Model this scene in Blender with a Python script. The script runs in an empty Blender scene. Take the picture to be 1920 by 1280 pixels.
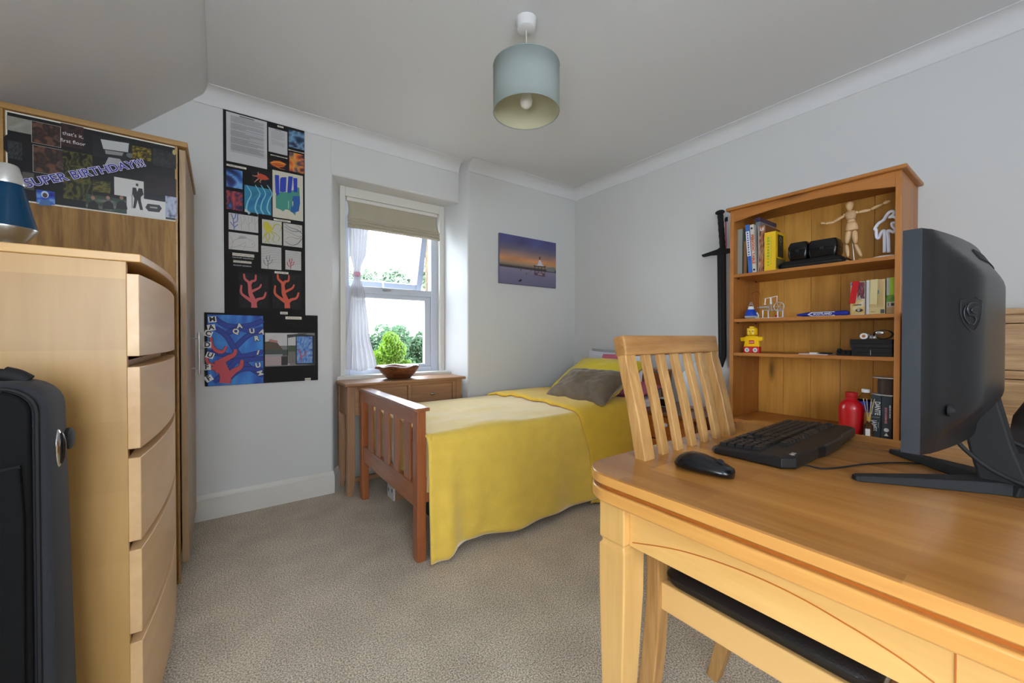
import bpy, bmesh, math, random
from mathutils import Vector, Matrix, noise
random.seed(7)
SC = bpy.context.scene
COL = SC.collection
# ------------------------------------------------------------ camera, world, lights, exposure
F_PX, YAW, PITCH, CH = 747.0, math.radians(36.2), math.radians(0.6), 1.05
FW = Vector((math.sin(YAW)*math.cos(PITCH), math.cos(YAW)*math.cos(PITCH), -math.sin(PITCH)))
RT = Vector((math.cos(YAW), -math.sin(YAW), 0)); UP = RT.cross(FW)
cd = bpy.data.cameras.new('camera'); cam = bpy.data.objects.new('camera', cd); COL.objects.link(cam)
cd.sensor_width = 36.0; cd.lens = 36.0*F_PX/1920.0; cd.clip_start = 0.02; cd.clip_end = 300
cam.matrix_world = Matrix(((RT.x, UP.x, -FW.x, 0), (RT.y, UP.y, -FW.y, 0), (RT.z, UP.z, -FW.z, CH), (0, 0, 0, 1)))
SC.camera = cam
SC.view_settings.view_transform = 'Standard'; SC.view_settings.look = 'None'
SC.view_settings.gamma = 1.0; SC.view_settings.use_curve_mapping = False
SC.view_settings.exposure = 0.32
SC.cycles.use_denoising = True
SC.cycles.max_bounces = 8; SC.cycles.diffuse_bounces = 5; SC.cycles.glossy_bounces = 3
SC.cycles.transmission_bounces = 6; SC.cycles.transparent_max_bounces = 10
SC.cycles.sample_clamp_indirect = 4.0; SC.cycles.caustics_reflective = False; SC.cycles.caustics_refractive = False
wd = bpy.data.worlds.new('sky'); SC.world = wd; wd.use_nodes = True
bg = wd.node_tree.nodes['Background']
bg.inputs[0].default_value = (0.80, 0.90, 1.0, 1); bg.inputs[1].default_value = 13.5
def lamp(name, kind, loc, direction, energy, color, **kw):
    d = bpy.data.lights.new(name, kind); o = bpy.data.objects.new(name, d); COL.objects.link(o)
    o.location = loc; o.rotation_euler = Vector(direction).to_track_quat('-Z', 'Y').to_euler()
    d.energy = energy; d.color = color
    for k, v in kw.items(): setattr(d, k, v)
    return o
lamp('sun', 'SUN', (-6, 2, 8), (.9, .35, -1.0), 3.0, (1.0, 0.96, 0.90), angle=math.radians(2))
# the far window is a portal for the sky; daylight lamps stand outside the two windows behind the camera
pt = lamp('far_window_portal', 'AREA', (1.11, 3.17, 1.43), (0, -1, 0), 1, (1, 1, 1), shape='RECTANGLE', size=0.74, size_y=1.30); pt.data.cycles.is_portal = True
lamp('rear_window_daylight', 'AREA', (-0.28, -1.70, 1.45), (0, 1, 0.55), 13, (0.93, 0.97, 1.0), shape='RECTANGLE', size=0.9, size_y=1.2)
lamp('left_window_daylight', 'AREA', (-0.86, -0.45, 0.98), (1, 0.20, -0.16), 8, (0.90, 0.96, 1.0), shape='RECTANGLE', size=0.8, size_y=0.6)
def at(px, py, axis, val):
    """point of the photograph px,py on a real plane of the room"""
    d = FW + RT*((px-960)/F_PX) + UP*((640-py)/F_PX)
    i = 'xyz'.index(axis); o = Vector((0, 0, CH)); return o + d*((val-o[i])/d[i])
# ------------------------------------------------------------ materials
def lin(c):
    return tuple(((v/255)/12.92 if v/255 <= 0.04045 else (((v/255)+0.055)/1.055)**2.4) for v in c[:3]) + (1,)
def mat(name, c, rough=0.5, metal=0.0, spec=0.5, bump=None, var=None, sheen=0, coat=0, trans=0, alpha=1, ior=1.45, sub=0, emit=None):
    m = bpy.data.materials.new(name); m.use_nodes = True; nt = m.node_tree; b = nt.nodes['Principled BSDF']
    b.inputs['Base Color'].default_value = lin(c); b.inputs['Roughness'].default_value = rough
    b.inputs['Metallic'].default_value = metal; b.inputs['Specular IOR Level'].default_value = spec
    b.inputs['IOR'].default_value = ior
    if sheen: b.inputs['Sheen Weight'].default_value = sheen; b.inputs['Sheen Roughness'].default_value = 0.35
    if coat: b.inputs['Coat Weight'].default_value = coat; b.inputs['Coat Roughness'].default_value = 0.12
    if trans: b.inputs['Transmission Weight'].default_value = trans
    if alpha < 1: b.inputs['Alpha'].default_value = alpha
    if emit: b.inputs['Emission Color'].default_value = lin(emit[0]); b.inputs['Emission Strength'].default_value = emit[1]
    tc = nt.nodes.new('ShaderNodeTexCoord')
    if var:   # (scale, amount) mottling of the colour
        n = nt.nodes.new('ShaderNodeTexNoise'); n.inputs['Scale'].default_value = var[0]; n.inputs['Detail'].default_value = 5
        nt.links.new(tc.outputs['Object'], n.inputs['Vector'])
        r = nt.nodes.new('ShaderNodeMapRange'); r.inputs[1].default_value = .3; r.inputs[2].default_value = .7
        r.inputs[3].default_value = 1-var[1]; r.inputs[4].default_value = 1+var[1]; nt.links.new(n.outputs['Fac'], r.inputs[0])
        x = nt.nodes.new('ShaderNodeMix'); x.data_type = 'RGBA'; x.blend_type = 'MULTIPLY'; x.inputs[0].default_value = 1
        x.inputs[6].default_value = lin(c); nt.links.new(r.outputs[0], x.inputs[7]); nt.links.new(x.outputs[2], b.inputs['Base Color'])
    if bump:  # (scale, strength, distance)
        n = nt.nodes.new('ShaderNodeTexNoise'); n.inputs['Scale'].default_value = bump[0]; n.inputs['Detail'].default_value = 6
        nt.links.new(tc.outputs['Object'], n.inputs['Vector'])
        bp = nt.nodes.new('ShaderNodeBump'); bp.inputs['Strength'].default_value = bump[1]; bp.inputs['Distance'].default_value = bump[2]
        nt.links.new(n.outputs['Fac'], bp.inputs['Height']); nt.links.new(bp.outputs[0], b.inputs['Normal'])
    return m
def wood(name, c1, c2, axis='z', rough=0.42, scale=1.0, knots=0.0, coat=0.0, staves=None, contrast=1.0, spec=0.5):
    m = bpy.data.materials.new(name); m.use_nodes = True; nt = m.node_tree; b = nt.nodes['Principled BSDF']; L = nt.links.new
    tc = nt.nodes.new('ShaderNodeTexCoord'); mp = nt.nodes.new('ShaderNodeMapping'); L(tc.outputs['Object'], mp.inputs[0])
    s = {'x': (1.2, 14, 14), 'y': (14, 1.2, 14), 'z': (14, 14, 1.2)}[axis]
    mp.inputs['Scale'].default_value = tuple(v*scale for v in s)
    n1 = nt.nodes.new('ShaderNodeTexNoise'); n1.inputs['Scale'].default_value = 1.0; n1.inputs['Detail'].default_value = 4; n1.inputs['Distortion'].default_value = 1.2
    n2 = nt.nodes.new('ShaderNodeTexNoise'); n2.inputs['Scale'].default_value = 7.0; n2.inputs['Detail'].default_value = 3
    L(mp.outputs[0], n1.inputs['Vector']); L(mp.outputs[0], n2.inputs['Vector'])
    ad = nt.nodes.new('ShaderNodeMath'); ad.operation = 'MULTIPLY_ADD'; ad.inputs[1].default_value = 0.35
    L(n2.outputs['Fac'], ad.inputs[0]); L(n1.outputs['Fac'], ad.inputs[2])
    rp = nt.nodes.new('ShaderNodeMapRange'); rp.inputs[1].default_value = .67-.25/contrast; rp.inputs[2].default_value = .67+.25/contrast
    L(ad.outputs[0], rp.inputs[0])
    mx = nt.nodes.new('ShaderNodeMix'); mx.data_type = 'RGBA'; mx.inputs[6].default_value = lin(c1); mx.inputs[7].default_value = lin(c2)
    L(rp.outputs[0], mx.inputs[0]); out = mx.outputs[2]
    if knots:
        v = nt.nodes.new('ShaderNodeTexVoronoi'); v.inputs['Scale'].default_value = 1.0
        mk = nt.nodes.new('ShaderNodeMapping'); mk.inputs['Scale'].default_value = {'x': (2.2, 9, 9), 'y': (9, 2.2, 9), 'z': (9, 9, 2.2)}[axis]
        L(tc.outputs['Object'], mk.inputs[0]); L(mk.outputs[0], v.inputs['Vector'])
        kr = nt.nodes.new('ShaderNodeMapRange'); kr.inputs[1].default_value = 0.06; kr.inputs[2].default_value = 0.2; kr.inputs[3].default_value = knots; kr.inputs[4].default_value = 0
        L(v.outputs['Distance'], kr.inputs[0])
        m2 = nt.nodes.new('ShaderNodeMix'); m2.data_type = 'RGBA'; m2.inputs[7].default_value = lin(tuple(v_*.45 for v_ in c2))
        L(kr.outputs[0], m2.inputs[0]); L(out, m2.inputs[6]); out = m2.outputs[2]
    if staves:  # glued strips: (length, width) metres, along axis
        bt = nt.nodes.new('ShaderNodeTexBrick'); bt.offset = 0.37; bt.inputs['Scale'].default_value = 1.0
        bt.inputs['Brick Width'].default_value = staves[0]; bt.inputs['Row Height'].default_value = staves[1]
        bt.inputs['Mortar Size'].default_value = 0.0; bt.inputs['Color1'].default_value = (.74, .70, .66, 1); bt.inputs['Color2'].default_value = (1.12, 1.12, 1.10, 1)
        m3 = nt.nodes.new('ShaderNodeMapping')
        if axis == 'y': m3.inputs['Rotation'].default_value = (0, 0, math.pi/2)
        if axis == 'z': m3.inputs['Rotation'].default_value = (0, math.pi/2, 0) if len(staves) < 3 else (math.pi/2, math.pi/2, 0)
        L(tc.outputs['Object'], m3.inputs[0]); L(m3.outputs[0], bt.inputs['Vector'])
        m4 = nt.nodes.new('ShaderNodeMix'); m4.data_type = 'RGBA'; m4.blend_type = 'MULTIPLY'; m4.inputs[0].default_value = 1
        L(out, m4.inputs[6]); L(bt.outputs['Color'], m4.inputs[7]); out = m4.outputs[2]
    L(out, b.inputs['Base Color']); b.inputs['Roughness'].default_value = rough; b.inputs['Specular IOR Level'].default_value = spec
    if coat: b.inputs['Coat Weight'].default_value = coat; b.inputs['Coat Roughness'].default_value = 0.15
    bp = nt.nodes.new('ShaderNodeBump'); bp.inputs['Strength'].default_value = 0.12; bp.inputs['Distance'].default_value = 0.002
    L(n2.outputs['Fac'], bp.inputs['Height']); L(bp.outputs[0], b.inputs['Normal'])
    return m
def print_mat(name, rough=0.55, spec=0.4):
    m = bpy.data.materials.new(name); m.use_nodes = True; nt = m.node_tree; b = nt.nodes['Principled BSDF']
    a = nt.nodes.new('ShaderNodeVertexColor'); a.layer_name = 'Col'; nt.links.new(a.outputs[0], b.inputs['Base Color'])
    b.inputs['Roughness'].default_value = rough; b.inputs['Specular IOR Level'].default_value = spec; return m
M = {}
M['print'] = print_mat('printed_paper')
M['print_gloss'] = print_mat('glossy_print', .3)
M['wall'] = mat('wall_plaster', (216, 217, 217), .85, bump=(9, .22, .012), spec=.25)
M['ceiling'] = mat('ceiling_paint', (224, 226, 229), .9, bump=(5, .2, .012), spec=.2)
M['trim'] = mat('white_gloss_trim', (222, 220, 214), .35)
M['upvc'] = mat('white_window_plastic', (205, 212, 226), .3)
M['white'] = mat('white_plastic', (225, 225, 225), .4)
M['black'] = mat('black_plastic', (15, 16, 18), .45)
M['black_matt'] = mat('black_matt', (12, 12, 14), .75)
M['black_gloss'] = mat('black_gloss', (10, 11, 14), .22)
M['monitor'] = mat('monitor_shell', (11, 12, 15), .34, bump=(900, .1, .0004))
M['monitor_edge'] = mat('monitor_edge', (34, 38, 44), .34, bump=(700, .3, .0008))
M['logo'] = mat('grey_logo', (38, 40, 43), .4)
M['steel'] = mat('brushed_steel', (190, 190, 188), .3, metal=1)
M['chrome'] = mat('chrome', (215, 215, 215), .12, metal=1)
M['glass'] = mat('window_glass', (255, 255, 255), .0, trans=1, ior=1.02, spec=.3)
M['pine'] = wood('honey_pine', (186, 124, 58), (160, 98, 42), 'y', .4, knots=.5)
M['pine_v'] = wood('honey_pine_upright', (186, 124, 58), (158, 96, 40), 'z', .4, knots=.35)
M['pine_back'] = wood('pine_back_board', (238, 178, 86), (204, 144, 56), 'z', .45, scale=.8, knots=.8)
M['bed_v'] = wood('orange_pine_upright', (172, 104, 62), (140, 76, 40), 'z', .3, knots=.6, coat=.3)
M['bed_cap'] = wood('polished_pine_cap', (172, 108, 70), (142, 82, 48), 'y', .16, knots=.5, coat=1.0)
M['upvc_dimmed'] = mat('dimmed_window_plastic', (144, 150, 164), .4)  # same white plastic, colour darkened to offset strong sky light on the sash
M['bed_h'] = wood('orange_pine_rail', (172, 108, 70), (142, 82, 48), 'y', .3, knots=.5, coat=.3)
M['oak_v'] = wood('oak_upright', (196, 152, 94), (160, 114, 62), 'z', .42, scale=1.8, contrast=1.3)
M['oak_x'] = wood('oak_rail', (180, 134, 80), (146, 100, 54), 'x', .42, scale=1.8, contrast=1.3)
M['oak_y'] = wood('oak_board', (182, 146, 102), (142, 104, 66), 'y', .5, scale=1.9, contrast=1.4)
M['console_v'] = wood('brown_oak_upright', (172, 132, 98), (142, 104, 72), 'z', .45, scale=1.2)
M['console_x'] = wood('brown_oak_board', (170, 128, 92), (138, 100, 68), 'x', .45, scale=1.2)
M['desk_top'] = wood('desk_top_wood', (186, 130, 66), (160, 104, 46), 'y', .27, staves=(.42, .085), coat=.25, scale=.8)
M['desk_edge'] = wood('desk_edge_wood', (222, 164, 88), (196, 136, 66), 'y', .3, coat=.3)
M['desk_v'] = wood('desk_leg_wood', (224, 180, 112), (202, 156, 88), 'z', .35, coat=.2)
M['desk_apron'] = wood('desk_apron_wood', (226, 180, 108), (204, 154, 84), 'y', .35, coat=.2)
M['groove'] = mat('orange_groove', (176, 98, 30), .4)
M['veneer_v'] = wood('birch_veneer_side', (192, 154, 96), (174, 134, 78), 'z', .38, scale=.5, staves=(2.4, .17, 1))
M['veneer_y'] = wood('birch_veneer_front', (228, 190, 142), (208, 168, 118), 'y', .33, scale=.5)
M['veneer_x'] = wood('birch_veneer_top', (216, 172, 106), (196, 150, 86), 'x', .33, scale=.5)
M['wardrobe'] = wood('oak_effect_panel', (160, 118, 56), (124, 86, 34), 'z', .6, scale=2.4, contrast=1.5)
M['wardrobe_lt'] = wood('oak_effect_trim', (178, 140, 82), (152, 112, 60), 'x', .4, scale=1.4)
M['wardrobe_door'] = wood('oak_effect_door', (176, 150, 116), (150, 122, 88), 'z', .4, scale=2)
M['dark_wood'] = wood('dark_reddish_wood', (128, 72, 40), (92, 44, 24), 'y', .3, coat=.3)
M['bed_side'] = wood('bedside_front_wood', (184, 104, 44), (150, 78, 30), 'y', .35)
M['bowl'] = wood('carved_bowl_wood', (128, 74, 44), (74, 40, 24), 'x', .3, scale=2.5, contrast=1.6, coat=.3)
M['manikin'] = wood('pale_figure_wood', (222, 186, 138), (204, 164, 114), 'z', .45, scale=3)
M['leather'] = mat('black_leather', (24, 22, 22), .38, bump=(260, .35, .002))
M['case'] = mat('black_woven_nylon', (5, 5, 6), .8, spec=.25, bump=(1500, .4, .0006))
M['case_side'] = mat('charcoal_nylon', (26, 28, 35), .75, bump=(900, .5, .0008), sheen=.05)
M['fleece'] = mat('yellow_fleece', (230, 194, 84), .9, bump=(240, .5, .004), var=(14, .05), sheen=1.0, spec=.2)
M['fleece2'] = mat('yellow_fleece_fold', (226, 184, 62), .9, bump=(240, .5, .004), var=(14, .05), sheen=.3, spec=.2)
M['sheet'] = mat('white_cotton', (226, 228, 238), .85)
M['yellow_cotton'] = mat('yellow_cotton', (204, 178, 40), .8, bump=(30, .2, .01), sheen=.2)
M['pink_cotton'] = mat('pink_cotton', (196, 100, 120), .8)
M['grey_cotton'] = mat('grey_cotton', (166, 166, 166), .85)
M['brown_velvet'] = mat('taupe_velvet', (98, 82, 62), .75, bump=(22, .35, .012), var=(18, .18), sheen=.3)
M['blind'] = mat('beige_linen', (178, 170, 150), .85, bump=(700, .4, .001))
M['shade'] = mat('grey_green_fabric', (150, 160, 156), .85, bump=(900, .2, .0008))
M['shade_in'] = mat('cream_lining', (196, 192, 160), .7)
M['red'] = mat('red_metal', (190, 18, 28), .3, coat=.4)
M['blue'] = mat('blue_plastic', (18, 60, 168), .35)
M['navy'] = mat('navy_fabric', (18, 34, 140), .55)
M['yellow_box'] = mat('yellow_card', (226, 184, 28), .45)
M['toy_yellow'] = mat('yellow_plastic', (240, 192, 14), .3)
M['toy_red'] = mat('red_plastic', (196, 22, 24), .35)
M['silver'] = mat('silver_paint', (196, 194, 190), .35, metal=.6)
M['clear'] = mat('clear_plastic', (235, 240, 245), .08, trans=1, ior=1.2)
M['lava'] = mat('blue_lamp_liquid', (8, 74, 116), .05, trans=.55, ior=1.33, spec=.6)
M['paper_edge'] = mat('paper', (224, 220, 208), .8)
M['ground_neutral'] = mat('neutral_bounce_ground', (150, 148, 142), .9, var=(3, .2))  # made-up neutral grey ground, so light bounced indoors carries no green
# carpet: speckled pile
def carpet():
    m = mat('beige_carpet', (176, 158, 134), .95, spec=.1); nt = m.node_tree; b = nt.nodes['Principled BSDF']; L = nt.links.new
    tc = nt.nodes.new('ShaderNodeTexCoord')
    n = nt.nodes.new('ShaderNodeTexNoise'); n.inputs['Scale'].default_value = 195; n.inputs['Detail'].default_value = 3; L(tc.outputs['Object'], n.inputs['Vector'])
    n2 = nt.nodes.new('ShaderNodeTexNoise'); n2.inputs['Scale'].default_value = 5; n2.inputs['Detail'].default_value = 3; L(tc.outputs['Object'], n2.inputs['Vector'])
    r = nt.nodes.new('ShaderNodeMapRange'); r.inputs[1].default_value = .36; r.inputs[2].default_value = .64; L(n.outputs['Fac'], r.inputs[0])
    x = nt.nodes.new('ShaderNodeMix'); x.data_type = 'RGBA'; x.inputs[6].default_value = lin((152, 140, 122)); x.inputs[7].default_value = lin((242, 229, 210)); L(r.outputs[0], x.inputs[0])
    r2 = nt.nodes.new('ShaderNodeMapRange'); r2.inputs[1].default_value = .35; r2.inputs[2].default_value = .65; r2.inputs[3].default_value = .9; r2.inputs[4].default_value = 1.06; L(n2.outputs['Fac'], r2.inputs[0])
    y = nt.nodes.new('ShaderNodeMix'); y.data_type = 'RGBA'; y.blend_type = 'MULTIPLY'; y.inputs[0].default_value = 1; L(x.outputs[2], y.inputs[6]); L(r2.outputs[0], y.inputs[7])
    L(y.outputs[2], b.inputs['Base Color'])
    bp = nt.nodes.new('ShaderNodeBump'); bp.inputs['Strength'].default_value = .9; bp.inputs['Distance'].default_value = .0045; L(n.outputs['Fac'], bp.inputs['Height']); L(bp.outputs[0], b.inputs['Normal'])
    return m
M['carpet'] = carpet()
def net():
    m = mat('white_net', (222, 222, 228), .9); nt = m.node_tree; b = nt.nodes['Principled BSDF']; L = nt.links.new
    out = nt.nodes['Material Output']; tr = nt.nodes.new('ShaderNodeBsdfTransparent'); tl = nt.nodes.new('ShaderNodeBsdfTranslucent')
    tl.inputs[0].default_value = (.86, .87, .92, 1)
    a = nt.nodes.new('ShaderNodeMixShader'); a.inputs[0].default_value = .06; L(b.outputs[0], a.inputs[1]); L(tl.outputs[0], a.inputs[2])
    c = nt.nodes.new('ShaderNodeMixShader'); c.inputs[0].default_value = .985; L(tr.outputs[0], c.inputs[1]); L(a.outputs[0], c.inputs[2]); L(c.outputs[0], out.inputs[0])
    return m
M['net'] = net()
def leafy(name, c):
    m = mat(name, c, .6, var=(6, .25)); nt = m.node_tree; b = nt.nodes['Principled BSDF']; L = nt.links.new
    out = nt.nodes['Material Output']; tl = nt.nodes.new('ShaderNodeBsdfTranslucent'); tl.inputs[0].default_value = lin(c)
    a = nt.nodes.new('ShaderNodeMixShader'); a.inputs[0].default_value = .5; L(b.outputs[0], a.inputs[1]); L(tl.outputs[0], a.inputs[2]); L(a.outputs[0], out.inputs[0]); return m
# ------------------------------------------------------------ builders
class MB:
    def __init__(s): s.v = []; s.f = []
    def add(s, vs, fs):
        n = len(s.v); s.v += [Vector(v) for v in vs]; s.f += [tuple(i+n for i in f) for f in fs]; return s
    def box(s, x0, x1, y0, y1, z0, z1):
        if x0 > x1: x0, x1 = x1, x0
        if y0 > y1: y0, y1 = y1, y0
        if z0 > z1: z0, z1 = z1, z0
        return s.add([(x0,y0,z0),(x1,y0,z0),(x1,y1,z0),(x0,y1,z0),(x0,y0,z1),(x1,y0,z1),(x1,y1,z1),(x0,y1,z1)],
                     [(0,3,2,1),(4,5,6,7),(0,1,5,4),(1,2,6,5),(2,3,7,6),(3,0,4,7)])
    def prism(s, pts, axis, a, b):
        """polygon pts (2D, ccw) extruded along axis from a to b"""
        def p3(p, t): return {'x': (t, p[0], p[1]), 'y': (p[0], t, p[1]), 'z': (p[0], p[1], t)}[axis]
        n = len(pts); vs = [p3(p, a) for p in pts]+[p3(p, b) for p in pts]
        fs = [tuple(range(n))[::-1], tuple(range(n, 2*n))]+[(i, (i+1) % n, n+(i+1) % n, n+i) for i in range(n)]
        return s.add(vs, fs)
    def loft(s, rings, cap=True, closed=True):
        n = len(rings[0]); vs = [p for r in rings for p in r]; fs = []
        for k in range(len(rings)-1):
            for i in range(n if closed else n-1):
                j = (i+1) % n; fs.append((k*n+i, k*n+j, (k+1)*n+j, (k+1)*n+i))
        if cap: fs += [tuple(range(n))[::-1], tuple(range((len(rings)-1)*n, len(rings)*n))]
        return s.add(vs, fs)
    def lathe(s, prof, c=(0, 0, 0), n=24, cap=True):
        rings = [[(c[0]+r*math.cos(2*math.pi*i/n), c[1]+r*math.sin(2*math.pi*i/n), c[2]+z) for i in range(n)] for r, z in prof]
        return s.loft(rings, cap)
    def tube(s, pts, r, n=8):
        pts = [Vector(p) for p in pts]; rs = r if isinstance(r, (list, tuple)) else [r]*len(pts); rings = []
        t0 = (pts[1]-pts[0]).normalized(); a = t0.orthogonal().normalized()
        for k, p in enumerate(pts):
            t = (pts[min(k+1, len(pts)-1)]-pts[max(k-1, 0)]).normalized()
            a = (a-t*a.dot(t)).normalized(); b = t.cross(a)
            rings.append([p+(a*math.cos(2*math.pi*i/n)+b*math.sin(2*math.pi*i/n))*rs[k] for i in range(n)])
        return s.loft(rings)
    def ell(s, c, r, n=16, m=10):
        rings = []
        for k in range(m+1):
            t = -math.pi/2+math.pi*k/m; q = max(math.cos(t), .02)
            rings.append([(c[0]+r[0]*q*math.cos(2*math.pi*i/n), c[1]+r[1]*q*math.sin(2*math.pi*i/n), c[2]+r[2]*math.sin(t)) for i in range(n)])
        return s.loft(rings)
    def beam(s, pts, w, h, side):
        """rectangular bar along pts; w across `side`, h across the other way; w,h scalars or lists"""
        pts = [Vector(p) for p in pts]; side = Vector(side).normalized(); rings = []
        for k, p in enumerate(pts):
            t = (pts[min(k+1, len(pts)-1)]-pts[max(k-1, 0)]).normalized(); o = t.cross(side).normalized()
            ww = w[k] if isinstance(w, (list, tuple)) else w; hh = h[k] if isinstance(h, (list, tuple)) else h
            rings.append([p+side*ww*a+o*hh*b for a, b in ((-.5, -.5), (.5, -.5), (.5, .5), (-.5, .5))])
        return s.loft(rings)
    def grid(s, P, nu, nv):
        vs = [P(i/nu, j/nv) for j in range(nv+1) for i in range(nu+1)]
        return s.add(vs, [(j*(nu+1)+i, j*(nu+1)+i+1, (j+1)*(nu+1)+i+1, (j+1)*(nu+1)+i) for j in range(nv) for i in range(nu)])
    def build(s, name, m, parent=None, smooth=False, bevel=0, seg=2, xf=None, solid=0, kind=None, world=True, label=None):
        me = bpy.data.meshes.new(name)
        off = Vector((0, 0, 0))
        if parent is not None and world:
            q = parent
            while q: off += q.location; q = q.parent
        vs = [(xf @ v if xf else v)-off for v in s.v]
        me.from_pydata(vs, [], s.f); me.update()
        bm = bmesh.new(); bm.from_mesh(me); bmesh.ops.recalc_face_normals(bm, faces=bm.faces); bm.to_mesh(me); bm.free()
        o = bpy.data.objects.new(name, me); COL.objects.link(o)
        me.materials.append(M[m] if isinstance(m, str) else m)
        if parent is not None: o.parent = parent
        if smooth:
            for p in me.polygons: p.use_smooth = True
            if smooth != 'all': me.set_sharp_from_angle(angle=math.radians(38))
        if solid:
            d = o.modifiers.new('thickness', 'SOLIDIFY'); d.thickness = solid; d.offset = 0
        if bevel:
            d = o.modifiers.new('rounding', 'BEVEL'); d.width = bevel; d.segments = seg; d.limit_method = 'ANGLE'; d.angle_limit = math.radians(40)
        if kind: o['kind'] = kind
        if label: o['label'] = label
        return o
def thing(name, label, cat, loc=(0, 0, 0), group=None, rz=0):
    o = bpy.data.objects.new(name, None); COL.objects.link(o); o.location = loc; o.rotation_euler.z = rz
    o.empty_display_size = .05; return tag(o, label, cat, group)
def tag(o, label, cat, group=None):
    o['label'] = label; o['category'] = cat
    if group: o['group'] = group
    return o
def one(o, label, cat, group=None): return tag(o, label, cat, group)
def struct(o, label=None):
    o['kind'] = 'structure'
    if label: o['label'] = label
    return o
def box(name, x0, x1, y0, y1, z0, z1, m, parent=None, bevel=0.002, **k):
    return MB().box(x0, x1, y0, y1, z0, z1).build(name, m, parent, bevel=bevel, **k)
ROT = {'-y': (math.pi/2, 0, 0), '-x': (math.pi/2, 0, -math.pi/2), '+x': (math.pi/2, 0, math.pi/2)}
def text(name, body, size, loc, face, m, parent=None, extra=0, sx=1, spin=0, align='CENTER', thick=0.0004, bold=0, xf=None):
    cu = bpy.data.curves.new(name, 'FONT'); cu.body = body; cu.size = size; cu.align_x = align; cu.align_y = 'CENTER'; cu.extrude = thick
    cu.offset = bold; cu.resolution_u = 3
    t = bpy.data.objects.new(name, cu); COL.objects.link(t)
    dg = bpy.context.evaluated_depsgraph_get(); me = bpy.data.meshes.new_from_object(t.evaluated_get(dg)); bpy.data.objects.remove(t)
    o = bpy.data.objects.new(name, me); COL.objects.link(o); me.materials.clear(); me.materials.append(M[m] if isinstance(m, str) else m)
    R = Matrix.Rotation(0, 4, 'X')
    from mathutils import Euler
    E = Euler(ROT[face] if isinstance(face, str) else face).to_matrix().to_4x4()
    mw = Matrix.Translation(Vector(loc)) @ E @ Matrix.Rotation(spin, 4, 'Z') @ Matrix.Diagonal((sx, 1, 1, 1))
    if xf: mw = xf @ mw
    off = Vector((0, 0, 0)); q = parent
    while q: off += q.location; q = q.parent
    me.transform(Matrix.Translation(-off) @ mw)
    if parent is not None: o.parent = parent
    return o
class Canvas:
    """flat print in one plane: fn(a,b,layer) gives the 3D point; every shape lies one hair above the last"""
    def __init__(s, fn): s.fn = fn; s.v = []; s.f = []; s.c = []; s.k = 0
    def poly(s, pts, col, cols=None):
        n = len(s.v); s.v += [s.fn(a, b, s.k) for a, b in pts]; s.f.append(tuple(range(n, n+len(pts))))
        s.c.append(cols or [lin(col)]*len(pts)); s.k += 1
    def rect(s, a0, b0, a1, b1, col): s.poly([(a0, b0), (a1, b0), (a1, b1), (a0, b1)], col)
    def disc(s, a, b, ra, rb, col, n=14): s.poly([(a+ra*math.cos(2*math.pi*i/n), b+rb*math.sin(2*math.pi*i/n)) for i in range(n)], col)
    def stroke(s, pts, w, col, samelayer=False):
        pts = smooth_line(pts) if len(pts) > 2 else pts
        L = [];
        for k, (a, b) in enumerate(pts):
            p, q = pts[max(k-1, 0)], pts[min(k+1, len(pts)-1)]; da, db = q[0]-p[0], q[1]-p[1]; d = math.hypot(da, db) or 1
            ww = (w if not isinstance(w, (list, tuple)) else w[0]+(w[1]-w[0])*k/(len(pts)-1))/2
            L.append(((a-db/d*ww, b+da/d*ww), (a+db/d*ww, b-da/d*ww)))
        n = len(s.v)
        for l, r in L: s.v += [s.fn(l[0], l[1], s.k), s.fn(r[0], r[1], s.k)]
        for k in range(len(L)-1):
            s.f.append((n+2*k, n+2*k+1, n+2*k+3, n+2*k+2)); s.c.append([lin(col)]*4)
        s.k += 1
    def photo(s, a0, b0, a1, b1, pal, nx=14, ny=10, seed=1, sc=3.0, grad=None):
        """soft mottled picture out of a palette"""
        n = len(s.v); P = []
        for j in range(ny+1):
            for i in range(nx+1):
                u, v = i/nx, j/ny; t = noise.noise(Vector((u*sc+seed*7.3, v*sc*1.3, seed)))*.9+.5
                if grad is not None: t = t*(1-grad)+v*grad
                t = min(.999, max(0, t))*(len(pal)-1); k = int(t); fr = t-k
                c = tuple(pal[k][q]*(1-fr)+pal[k+1][q]*fr for q in range(3)); P.append(lin(c))
                s.v.append(s.fn(a0+(a1-a0)*u, b0+(b1-b0)*v, s.k))
        for j in range(ny):
            for i in range(nx):
                q = (j*(nx+1)+i, j*(nx+1)+i+1, (j+1)*(nx+1)+i+1, (j+1)*(nx+1)+i); s.f.append(tuple(n+x for x in q)); s.c.append([P[x] for x in q])
        s.k += 1
    def build(s, name, m='print', parent=None, label=None):
        me = bpy.data.meshes.new(name); off = Vector((0, 0, 0)); q = parent
        while q: off += q.location; q = q.parent
        me.from_pydata([Vector(v)-off for v in s.v], [], s.f)
        at_ = me.color_attributes.new('Col', 'FLOAT_COLOR', 'CORNER'); k = 0; buf = []
        for p, cs in zip(me.polygons, s.c):
            for c in cs: buf += c
        at_.data.foreach_set('color', buf); me.update()
        o = bpy.data.objects.new(name, me); COL.objects.link(o); me.materials.append(M[m])
        if parent is not None: o.parent = parent
        if label: o['label'] = label
        return o
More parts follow.
